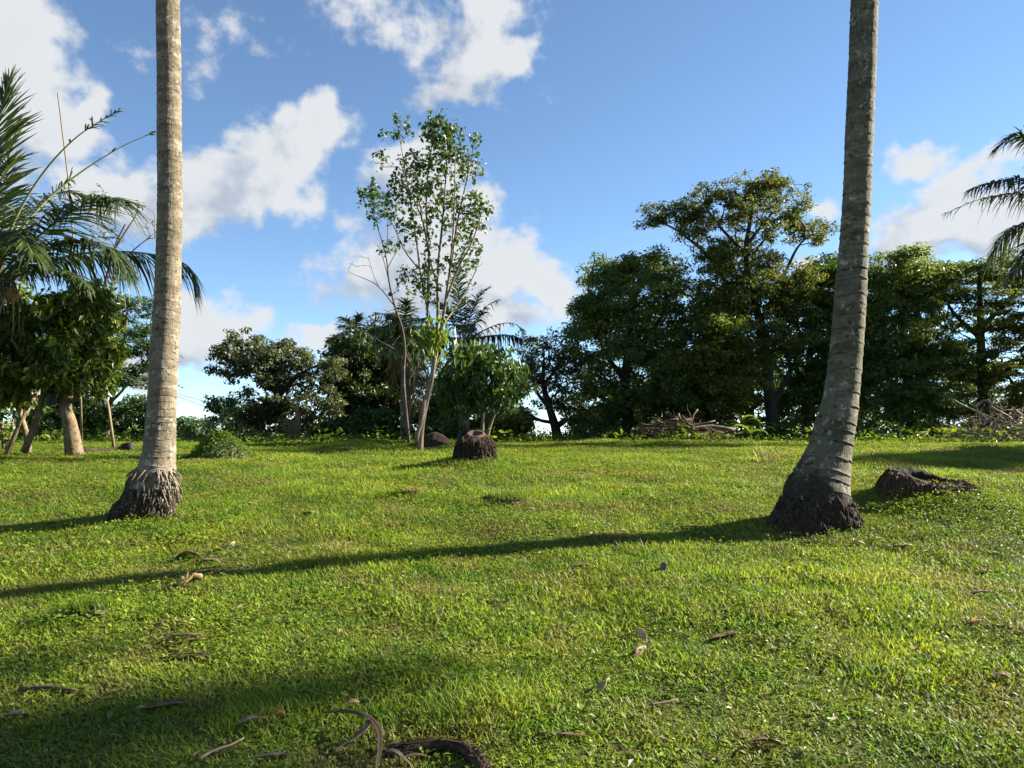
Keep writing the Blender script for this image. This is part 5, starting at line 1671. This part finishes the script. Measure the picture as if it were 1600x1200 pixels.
Yb2 = 17.2
bb = at(1545, 692, Yb2)
bb[2] = float(G(bb[0], bb[1]))
bp = thing('branch_pile', 'tangled heap of pale bare branches on the lawn rim at the edge', 'branch pile', bb)
named = [[(1486, 623), (1510, 636), (1548, 652), (1590, 668)], [(1490, 658), (1515, 652), (1545, 650)], [(1524, 636), (1535, 627), (1545, 626), (1548, 632)], [(1546, 634), (1560, 642), (1580, 652)],
         [(1548, 632), (1556, 622), (1570, 610)], [(1540, 671), (1555, 672), (1575, 673), (1605, 670)], [(1575, 674), (1568, 685), (1558, 689)], [(1462, 665), (1475, 672), (1490, 678)], [(1465, 683), (1485, 680), (1505, 676), (1530, 678)],
         [(1470, 662), (1490, 668), (1502, 680)], [(1520, 655), (1521, 668), (1519, 680)], [(1530, 645), (1534, 638), (1538, 632)], [(1585, 640), (1600, 650), (1625, 660)], [(1585, 682), (1610, 676), (1640, 676)], [(1575, 664), (1600, 664), (1640, 660)],
         [(1600, 630), (1620, 645), (1650, 655)], [(1580, 676), (1600, 684), (1630, 690)]]
for k, pl in enumerate(named):
    dz = br.uniform(-.5, .5)
    pp = spline([at(x, y, Yb2 + dz + br.normal(0, .1)) for (x, y) in pl], 10)
    r = br.uniform(.022, .034)
    pp[:, 2] = np.maximum(pp[:, 2], G(pp[:, 0], pp[:, 1]) + r * .7)
    MB().tube(pp, np.linspace(r, r * .5, len(pp)), 7, tint=float(np.clip(br.normal(.7, .2), 0, 1))).build('branch', M['palewood'], bp)
for k in range(60):
    cx_ = br.normal(1570, 48)
    hmax = 55 * max(0, 1 - abs(cx_ - 1575) / 120)
    y0 = 690 - br.uniform(0, hmax)
    L, an = br.uniform(15, 60), math.radians(br.normal(0, 30))
    dz = br.uniform(-.6, .7)
    p0, p1 = at(cx_ - math.cos(an) * L / 2, y0 + math.sin(an) * L / 2, Yb2 + dz), at(cx_ + math.cos(an) * L / 2, y0 - math.sin(an) * L / 2, Yb2 + dz + br.normal(0, .4))
    pp = bent(br, p0, p1, .09)
    r = br.uniform(.008, .02)
    pp[:, 2] = np.maximum(pp[:, 2], G(pp[:, 0], pp[:, 1]) + r * .7)
    MB().tube(pp, np.linspace(r, r * .5, len(pp)), 5, tint=float(np.clip(br.normal(.55, .28), 0, 1))).build('branch', M['palewood'], bp)
tw = MB()
for k in range(300):
    cx_ = br.normal(1565, 50)
    hmax = 60 * max(0.05, 1 - abs(cx_ - 1570) / 120)
    p0 = at(cx_, 692 - br.uniform(0, hmax), Yb2 + br.uniform(-.6, .8))
    tw.tube(bent(br, p0, p0 + nrm(br.normal(size=3) * np.array([1, .7, .7])) * br.uniform(.2, .6), .04, 5), [.006, .0055, .005, .004, .003], 4, tint=float(np.clip(br.normal(.4, .3), 0, 1)))
o = tw.build('twigs', M['palewood'], bp)
o['kind'] = 'stuff'

# ---- poles, log, bag and wires on the left
def pole(name, label, cat, pts_, r, mat, seg=8):
    p = [np.array(q, float) for q in pts_]
    b = p[0].copy()
    root_o = MB().tube(p, np.linspace(r[0], r[1], len(p)), seg).build(name, mat, origin=b)
    return tag(root_o, label, cat)


b = gp(8, 712)
pole('wooden_pole', 'wooden pole leaning against the bushy tree at the edge', 'pole', [b - np.array([0, 0, .03]), at(36, 652, b[1] + .2), at(70, 590, b[1] + .5)], (.045, .035), M['warm_bark'])
b = gp(179, 703)
pole('bamboo_pole', 'thin bamboo pole leaning into the leaves left of the sunlit palm', 'pole', [b - np.array([0, 0, .03]), at(170, 640, b[1]), at(160, 590, b[1] + .1), at(152, 548, b[1] + .15)], (.028, .02), M['bamboo'])
b = at(128, 694, 15.5)
b[2] = float(G(b[0], b[1]))
pole('bamboo_pole', 'tall thin pole standing up above the fronds against the cloud', 'pole', [b - np.array([0, 0, .03]), at(122, 460, 15.5), at(107, 282, 15.5), at(90, 145, 15.5)], (.028, .013), M['bamboo'], 6)
b0, b1 = gp(122, 708), gp(197, 704)
lg = bent(br, b0 + np.array([0, 0, .03]), b1 + np.array([0, 0, .04]), .02)
lgo = thing('fallen_log', 'short fallen log with dark cut end left of the sunlit palm', 'log', lg[0])
MB().tube(lg, np.linspace(.04, .05, len(lg)), 10).build('stem', M['bark'], lgo)
c = b1 + np.array([.03, 0, .06])
MB().tube([c + np.array([-.10, 0, 0]), c, c + np.array([.07, 0, .01])], [.065, .085, .095], 12).build('butt', M['dark_bark'], lgo)
bc = at(82, 622, YL - .3)
bw, bh = .085, .115
bg_o = thing('hanging_bag', 'black bag hanging from a stem of the bushy tree', 'bag', bc - np.array([0, 0, bh]))
P, A, T_, nz = lumpy_dome(bc - np.array([0, 0, bh]), bw, bw * .7, bh * 2, br, power=6, seed=2.0, lump=.06, sink=0.0, na=24, nh=14)
MB().grid(P, wrap=True).build('pouch', M['black_plastic'], bg_o)
ht = at(78, 585, YL - .1)
MB().tube([bc + np.array([-.05, 0, bh]), (bc + ht) / 2 + np.array([-.02, 0, .05]), ht], [.006] * 3, 5).build('handle', M['cable'], bg_o)
MB().tube([bc + np.array([.05, 0, bh]), (bc + ht) / 2 + np.array([.03, 0, .05]), ht], [.006] * 3, 5).build('handle', M['cable'], bg_o)
for (pa, pb, Ya, Yb_, lb) in [((150, 560), (420, 662), 30, 44, 'lower power line sloping down beside the sunlit palm trunk'), ((150, 575), (460, 650), 32, 46, 'upper faint power line beside the sunlit palm trunk')]:
    A_, B_ = at(*pa, Ya), at(*pb, Yb_)
    t = np.linspace(0, 1, 14)[:, None]
    w_ = A_ + (B_ - A_) * t - np.array([0, 0, 1.0]) * .35 * np.sin(t * math.pi)
    tag(MB().tube(w_, .012, 5).build('power_line', M['cable'], origin=A_), lb, 'power line', 'power lines')

# ------------------------------------------------------------------ litter on the lawn
LR = np.random.default_rng(150)


def ribbon(p, width, nor, thick=.003, curl=0.0, tint=.5, taper=True, cup=.25):
    """a dry leaf or sheath strip along p, slightly cupped, with real thickness"""
    p = np.asarray(p, float)
    n = len(p)
    T = nrm(np.gradient(p, axis=0))
    N0 = np.tile(np.asarray(nor, float), (n, 1))
    S = nrm(np.cross(T, N0))
    if curl:
        an = np.linspace(0, curl, n)[:, None]
        N1 = nrm(np.cross(S, T))
        S = S * np.cos(an) + N1 * np.sin(an)
    Nn = nrm(np.cross(S, T))
    t = np.linspace(0, 1, n)
    w = width * .5 * (np.sin(math.pi * (.04 + .93 * t)) ** .6 if taper else (1 - .5 * t))
    u = np.array([-1, -.5, 0, .5, 1])
    w2 = w[:, None] * (u[None] + .07 * LR.normal(size=(n, 5)) * (np.abs(u[None]) > .9))
    P = p[:, None] + S[:, None] * w2[..., None] + Nn[:, None] * (cup * w[:, None] * (u[None] ** 2) + .06 * w[:, None] * LR.normal(size=(n, 5)))[..., None]
    Q = P - Nn[:, None] * thick
    loop = np.concatenate([P, Q[:, ::-1]], 1)
    mb = MB().grid(loop, wrap=True, tint=tint)
    m = loop.shape[1]
    k = np.arange(m // 2 - 1)
    mb.add(loop[0], np.stack([k, k + 1, m - 2 - k, m - 1 - k], 1), None, tint)
    mb.add(loop[-1], np.stack([k, k + 1, m - 2 - k, m - 1 - k], 1), None, tint)
    return mb


def litter(name, label, cat, px, py, L, W_, mat, ang=0.0, kind='leaf', lift=.02, arch=.012, curl=0.0, tint=.5, side=0.0):
    """ang: bearing on the ground in degrees, 0 = pointing right in the picture, 90 = away"""
    c = gp(px, py)
    h = np.array([math.cos(math.radians(ang)), math.sin(math.radians(ang)), 0])
    s = np.array([-h[1], h[0], 0])
    t = np.linspace(-.5, .5, 11)
    x = c[0] + h[0] * t * L + s[0] * side * np.cos(t * math.pi)
    y = c[1] + h[1] * t * L + s[1] * side * np.cos(t * math.pi)
    z = G(x, y) + lift * .55 + .45 * arch * np.cos(t * math.pi)
    pth = np.stack([x, y, z], 1)
    pth = pth + spline(LR.normal(0, .03 * L, (5, 3)) * np.array([1, 1, .35]), 11)
    W_ = W_ * (1.0 if kind == 'stick' else 1.25)
    if kind == 'stick':
        m = MB().tube(pth, np.linspace(W_, W_ * .5, 11), 6, tint=tint)
    else:
        m = ribbon(pth, W_, (0, 0, 1), curl=curl, tint=tint)
    o = m.build(name, M[mat], origin=(c[0], c[1], c[2]))
    return tag(o, label, cat)


LF, ST = 'dead leaf', 'stick'
litter('dead_leaf', 'small red-brown leaf on the grass right of the sunlit palm foot', LF, 331, 819, .11, .06, 'orange_leaf', 20, arch=.03, lift=.03)
litter('dead_leaf', 'long tan leaf lying alone beyond the long trunk shadow', LF, 486, 804, .17, .07, 'tan_leaf', -12, lift=.035)
litter('dead_leaf', 'thin tan leaf just right of the long tan leaf', LF, 515, 812, .14, .03, 'tan_leaf', 15)
litter('dead_leaf', 'tan leaf left of the mound of grass above the shadow', LF, 388, 788, .18, .04, 'pale_leaf', -5)
litter('husk_piece', 'large cream husk piece at the near end of the husk cluster', 'husk', 298, 917, .16, .12, 'tan_leaf', 50, lift=.05, arch=.04, curl=.8, tint=.8)
litter('husk_strip', 'curling cream strip rising from the large husk piece', 'husk', 318, 903, .20, .04, 'tan_leaf', 48, lift=.05, arch=.05, curl=.6, tint=.7)
litter('husk_piece', 'small upright tan husk left of the large cream husk piece', 'husk', 288, 908, .10, .05, 'tan_leaf', 110, lift=.05, arch=.05, curl=1.0)
litter('husk_piece', 'rounded grey-brown husk in the long trunk shadow', 'husk', 294, 877, .17, .12, 'brown_leaf', 15, lift=.06, arch=.05, curl=.4, tint=.9)
litter('husk_strip', 'brown husk strip right of the rounded grey-brown husk', 'husk', 325, 882, .22, .06, 'brown_leaf', 0, lift=.04, arch=.03, tint=.8)
litter('dead_leaf', 'pale oval leaf standing up behind the husk cluster', LF, 357, 860, .10, .08, 'pale_leaf', 70, lift=.05, arch=.03, curl=.8)
litter('stick', 'straw-coloured stick running from the husk cluster to the shadow', ST, 350, 893, .34, .007, 'palewood', 20, 'stick', lift=.05)
litter('husk_strip', 'brown twisted strip on the grass between palm foot and husk cluster', 'husk', 275, 851, .26, .04, 'brown_leaf', 14, tint=.4)
litter('palm_sheath', 'bundle of split brown sheath strips left of the shade edge', 'palm sheath', 285, 1003, .23, .045, 'brown_leaf', 10, lift=.05, arch=.02, tint=.8)
litter('palm_sheath', 'lower strip of the split brown sheath bundle', 'palm sheath', 292, 1009, .24, .030, 'tan_leaf', 18, lift=.04, tint=.2)
litter('palm_sheath', 'single dark brown strip below the split sheath bundle', 'palm sheath', 300, 1030, .24, .04, 'brown_leaf', -3, lift=.03, arch=.03, tint=.3)
litter('stick', 'straight brown stick lying in the shade at the near corner', ST, 75, 1082, .30, .012, 'deadwood', -2, 'stick', lift=.035, tint=.6)
litter('dead_leaf', 'grey-brown leaf in the shade at the very edge', LF, 23, 1124, .09, .04, 'grey_dead', 20, lift=.04)
litter('dead_leaf', 'dark leaf on the shaded grass below the sheath strips', LF, 258, 1108, .16, .05, 'brown_leaf', 30, lift=.03, tint=.2)
litter('dead_leaf', 'grey curved leaf beside the small orange leaf near the bottom', LF, 392, 1136, .14, .035, 'grey_dead', 28, lift=.04, arch=.04)
litter('dead_leaf', 'small orange leaf near the bottom of the lawn', LF, 437, 1124, .045, .035, 'orange_leaf', 60, lift=.05)
litter('stick', 'pale bent twig standing out at the bottom of the shade', ST, 346, 1180, .22, .008, 'palewood', 60, 'stick', lift=.04, tint=.7)
litter('palm_sheath', 'grey-brown strip lying left of the curved root piece', 'palm sheath', 425, 1189, .17, .022, 'grey_dead', 12, lift=.03, tint=.3)
litter('dead_leaf', 'dark leaf sunk in the grass above the tall grass tuft', LF, 700, 1064, .09, .04, 'brown_leaf', 0, lift=.03, tint=.3)
litter('dead_leaf', 'small cream leaf standing upright in the middle of the lawn', LF, 688, 965, .055, .05, 'pale_leaf', 80, lift=.05, arch=.03, curl=1.0)
litter('dead_leaf', 'long grey-brown leaf in front of the long trunk shadow', LF, 905, 887, .16, .05, 'grey_dead', 22, lift=.035, tint=.4)
litter('dead_leaf', 'curled grey leaf with dark hollow below the trunk shadow', LF, 1034, 896, .09, .07, 'grey_dead', 100, lift=.05, arch=.04, curl=1.2, tint=.3)
litter('palm_sheath', 'upper of two crossed pale twisted strips on the near lawn', 'palm sheath', 1001, 1003, .24, .028, 'tan_leaf', 95, lift=.05, arch=.05, curl=1.5, tint=.95)
litter('palm_sheath', 'lower of two crossed pale twisted strips on the near lawn', 'palm sheath', 1000, 1025, .19, .034, 'brown_leaf', 62, lift=.05, arch=.02, curl=-.8, tint=.7)
litter('palm_sheath', 'arched golden strip casting a shadow on the near lawn', 'palm sheath', 944, 1082, .14, .04, 'tan_leaf', 62, lift=.05, arch=.05, curl=.9, tint=.8)
litter('palm_sheath', 'thin straight brown strip near the bottom right of the root piece', 'palm sheath', 880, 1157, .20, .024, 'brown_leaf', 0, lift=.04, tint=.6)
litter('palm_sheath', 'flat grey-brown strip right of the crossed strips', 'palm sheath', 1132, 999, .20, .04, 'brown_leaf', 20, lift=.04, tint=.75)
litter('stick', 'thin pale stalk between golden strip and grey-brown strip', ST, 1040, 1108, .18, .006, 'palewood', 35, 'stick', lift=.05)
litter('dead_leaf', 'broad brown leaf at the bottom edge of the lawn', LF, 1196, 1173, .12, .06, 'brown_leaf', -15, lift=.05, arch=.03, curl=.6, tint=.5)
litter('stick', 'dark thin twig on bright grass below the leaning palm', ST, 1190, 909, .28, .008, 'deadwood', -2, 'stick', lift=.035, tint=.1)
litter('dead_leaf', 'brown strip leaf lying where the trunk shadow begins', LF, 1082, 826, .30, .05, 'brown_leaf', -5, lift=.03, tint=.6)
litter('dead_leaf', 'pale narrow leaf in front of the leaning palm foot', LF, 1343, 853, .08, .04, 'pale_leaf', -40, lift=.05)
litter('dead_leaf', 'tiny pale leaf just behind the pale narrow leaf', LF, 1372, 846, .05, .04, 'pale_leaf', 30, lift=.05)
litter('dead_leaf', 'broad tan leaf lying right of the leaning palm foot', LF, 1411, 856, .16, .07, 'tan_leaf', 8, lift=.04, tint=.8)
litter('dead_leaf', 'reddish leaf tucked against the broad tan leaf', LF, 1400, 861, .08, .04, 'orange_leaf', -8, lift=.03, tint=.2)
litter('dead_leaf', 'small white leaf on open grass below the hollow stump', LF, 1449, 893, .045, .035, 'pale_leaf', 20, lift=.05)
litter('dead_leaf', 'orange leaf on the grass at the far right', LF, 1540, 897, .07, .05, 'orange_leaf', 10, lift=.04, tint=.6)
litter('stick', 'pale broken twig below the orange leaf', ST, 1535, 932, .14, .010, 'palewood', 5, 'stick', lift=.05)
litter('dead_leaf', 'pinkish-brown leaf below the pale broken twig', LF, 1524, 976, .07, .05, 'orange_leaf', 30, lift=.04, tint=.9)
litter('dead_leaf', 'white leaf tip high on the right of the lawn', LF, 1557, 869, .05, .03, 'pale_leaf', 0, lift=.05)
litter('stick', 'pale thin stick on bright grass right of the dark twig', ST, 1328, 918, .16, .006, 'palewood', 0, 'stick', lift=.045)
litter('dead_leaf', 'grey-brown leaf scrap at the lower right of the lawn', LF, 1565, 1063, .08, .04, 'grey_dead', -30, lift=.04, tint=.3)
litter('stick', 'straw stick crossing the grass left of the cut stump', ST, 672, 748, .36, .010, 'palewood', 35, 'stick', lift=.04)
litter('dead_leaf', 'white leaf scrap on the grass below the vine mound', LF, 411, 718, .12, .09, 'pale_leaf', 20, lift=.05)
litter('dead_leaf', 'small tan leaf on the grass left of the sunlit palm', LF, 82, 819, .12, .05, 'pale_leaf', -10, lift=.04)
litter('dead_leaf', 'white fleck of a leaf upright on the middle lawn', LF, 830, 800, .05, .05, 'pale_leaf', 90, lift=.05, arch=.03)

# curved root piece and curled bark at the bottom of the picture
c0 = gp(680, 1180)
rp = [gp(598, 1180), gp(640, 1176), gp(690, 1174), gp(724, 1180), gp(748, 1198), gp(768, 1226)]
rp = spline([q + np.array([0, 0, dz]) for q, dz in zip(rp, (.015, .02, .028, .028, .02, .01))], 40)
T = nrm(np.gradient(rp, axis=0))
a = np.linspace(0, 2 * math.pi, 20, endpoint=False)
S = nrm(np.cross(T, [0, 0, 1.0]))
U = np.cross(S, T)
s_ = np.linspace(0, 1, 40)
rr = (.029 + .005 * np.sin(s_ * 9)) * np.interp(s_, [0, .04, .9, 1], [.7, 1, .9, .75])
nz = fnoise(a[None] * 2.2 + 4, s_[:, None] * 3 + 4, 2) - .5
fib = fnoise(a[None] * 6 + 4, s_[:, None] * 2.5 + 4, 2) - .5
RR = rr[:, None] * (1 + .6 * nz + .5 * fib)
P = rp[:, None] + RR[..., None] * (S[:, None] * np.cos(a)[None, :, None] + U[:, None] * np.sin(a)[None, :, None] * .8)
ro = thing('root_piece', 'thick curved piece of fibrous brown root at the bottom of the lawn', 'root', (c0[0], c0[1], c0[2]))
mbx = MB().grid(P, wrap=True, tint=np.clip(.5 + 1.2 * fib, 0, 1))
mbx.add(np.vstack([P[0], rp[0]]), None, [[20, (k + 1) % 20, k] for k in range(20)], .2)
mbx.add(np.vstack([P[-1], rp[-1]]), None, [[20, k, (k + 1) % 20] for k in range(20)], .2)
mbx.build('wood', M['root_wood'], ro)
ff = MB()
for k in range(240):
    i, j = LR.integers(2, 37), LR.integers(0, 20)
    q = P[i, j]
    ff.tube([q, q + T[i] * .02 + (q - rp[i]) * .25, q + T[i] * LR.uniform(.03, .06) + (q - rp[i]) * .1], [.0022, .0018, .001], 4, tint=.7)
o = ff.build('fibres', M['root_wood'], ro)
o['kind'] = 'stuff'


def strip_thing(name, label, cat, pts_, width, mat, curl, tint, cup=.5):
    P_ = [gp(x, y) + np.array([0, 0, dz]) for (x, y, dz) in pts_]
    o = ribbon(spline(P_, 24), width, (0, -.3, 1), thick=.004, curl=curl, tint=tint, cup=cup).build(name, M[mat], origin=P_[0])
    return tag(o, label, cat)


strip_thing('bark_strip', 'long dark curled bark strip ending beside the root piece', 'bark strip', [(504, 1132, .05), (540, 1134, .06), (570, 1146, .07), (590, 1168, .07), (592, 1192, .05), (586, 1222, .03)], .028, 'brown_leaf', .6, .25)
strip_thing('bark_strip', 'short tan bark curl forking off the long dark strip', 'bark strip', [(578, 1150, .07), (572, 1164, .07), (556, 1174, .05), (538, 1180, .04), (520, 1188, .03)], .038, 'brown_leaf', -.9, .9)
strip_thing('dead_leaf', 'bright orange-tan leaf lying on the dark bark strip', LF, [(540, 1132, .085), (550, 1129, .09), (561, 1128, .085)], .03, 'tan_leaf', .3, .6)
strip_thing('palm_sheath', 'pale splinter curving under the root piece', 'palm sheath', [(602, 1190, .04), (618, 1193, .045), (640, 1205, .03)], .016, 'grey_dead', .3, .9)
strip_thing('palm_sheath', 'thin brown splinter under the root piece', 'palm sheath', [(628, 1196, .03), (650, 1194, .035), (668, 1195, .03)], .014, 'brown_leaf', .2, .8)

# tufts and clods
def tuft_thing(label, px, py, n, R, L, mat, name='grass_tuft', cat='grass tuft', lean=(5, 45), W_=(.004, .007), tint=.5, clod=0.0):
    c = gp(px, py)
    root = thing(name, label, cat, c)
    rng = np.random.default_rng(int(px))
    b_ = MB()
    blade_set(b_, rng, n, R, L, W_, lean, (6, 20), tint)
    for i in range(len(b_.v)):
        b_.v[i] = b_.v[i] + c
        b_.v[i][:, 2] += clod * .7
    o = b_.build('blades', M[mat], root, smooth=False)
    o['kind'] = 'stuff'
    if clod:
        P, *_ = lumpy_dome(c, R * 1.1, R * .9, clod, rng, power=1.8, seed=px * .1, lump=.3, na=28, nh=12, sink=.03)
        MB().grid(P, wrap=True).build('clod', M['dark_soil'], root)


tuft_thing('dry straw-coloured tuft of tall thin grass left of the leaning palm', 1195, 722, 48, .22, (.25, .48), 'straw', lean=(2, 28), W_=(.005, .009), name='straw_tuft')
tuft_thing('rounded grassy clump in front of the cut stump', 797, 783, 420, .19, (.06, .12), 'weed', clod=.05)
tuft_thing('dark earth clod left of the rounded grassy clump', 766, 780, 140, .10, (.03, .06), 'weed', clod=.055, name='earth_clod', cat='clod')
tuft_thing('brown clod with dry grass left of the middle lawn', 645, 771, 200, .12, (.05, .09), 'straw', clod=.055, name='earth_clod', cat='clod')
tuft_thing('dark clod beside the trunk shadow in mid lawn', 632, 833, 40, .07, (.02, .04), 'weed', clod=.04, name='earth_clod', cat='clod')
tuft_thing('tall bright tuft on the left of the near lawn casting a shadow', 140, 958, 200, .12, (.07, .13), 'weed', clod=.05)
tuft_thing('tall bright grass tuft above the root piece', 715, 1108, 330, .22, (.06, .11), 'weed')
tuft_thing('small leafy seedling tuft right of the cut stump', 792, 722, 60, .10, (.08, .18), 'weed')
tuft_thing('dark green tuft on the lawn rim below the pale branches', 1535, 703, 200, .35, (.10, .2), 'weed', W_=(.01, .018))

# crumbs of dead leaf and straw, too small to count
lt = MB()
n_ = 1500
yy = 2.6 + 11 * LR.random(n_) ** 1.4
xx = LR.uniform(-1, 1, n_) * (.8 * yy + .5)
wgt = fnoise(xx * .9 + 30, yy * .9 + 12, 3)
kp = (wgt + LR.normal(0, .09, n_)) > .50
for (px, py, n2, r2) in [(440, 850, 130, .55), (350, 885, 70, .3), (700, 838, 60, .35), (1290, 838, 50, .4), (1560, 870, 30, .4), (860, 850, 30, .4), (110, 765, 60, .6), (620, 800, 40, .6)]:
    q = gp(px, py)
    xx = np.append(xx[kp] if kp is not None else xx, q[0] + LR.normal(0, r2, n2))
    yy = np.append(yy[kp] if kp is not None else yy, q[1] + LR.normal(0, r2 * .7, n2))
    kp = None
pos = np.stack([xx, yy, G(xx, yy) + LR.uniform(.022, .05, len(xx))], 1)
L_ = LR.uniform(.018, .055, len(xx))
add_leaves(lt, LR, pos, L_, .45, up=1.6, tint=LR.random(len(xx)), fold=.3)
for k in range(260):
    i = LR.integers(0, len(pos))
    d = nrm(np.append(LR.normal(size=2), LR.normal(0, .12)))
    lt.tube([pos[i] + d * 0, pos[i] + d * LR.uniform(.05, .14)], [.0022, .0012], 3, cap=False, tint=LR.random())
lo_ = lt.build('leaf_litter', M['litter'], smooth=False)
tag(lo_, 'crumbs of dead leaf and straw strewn over the lawn', 'leaf litter', kind='stuff')

for o in SC.objects:
    if '_o' in o:
        del o['_o']
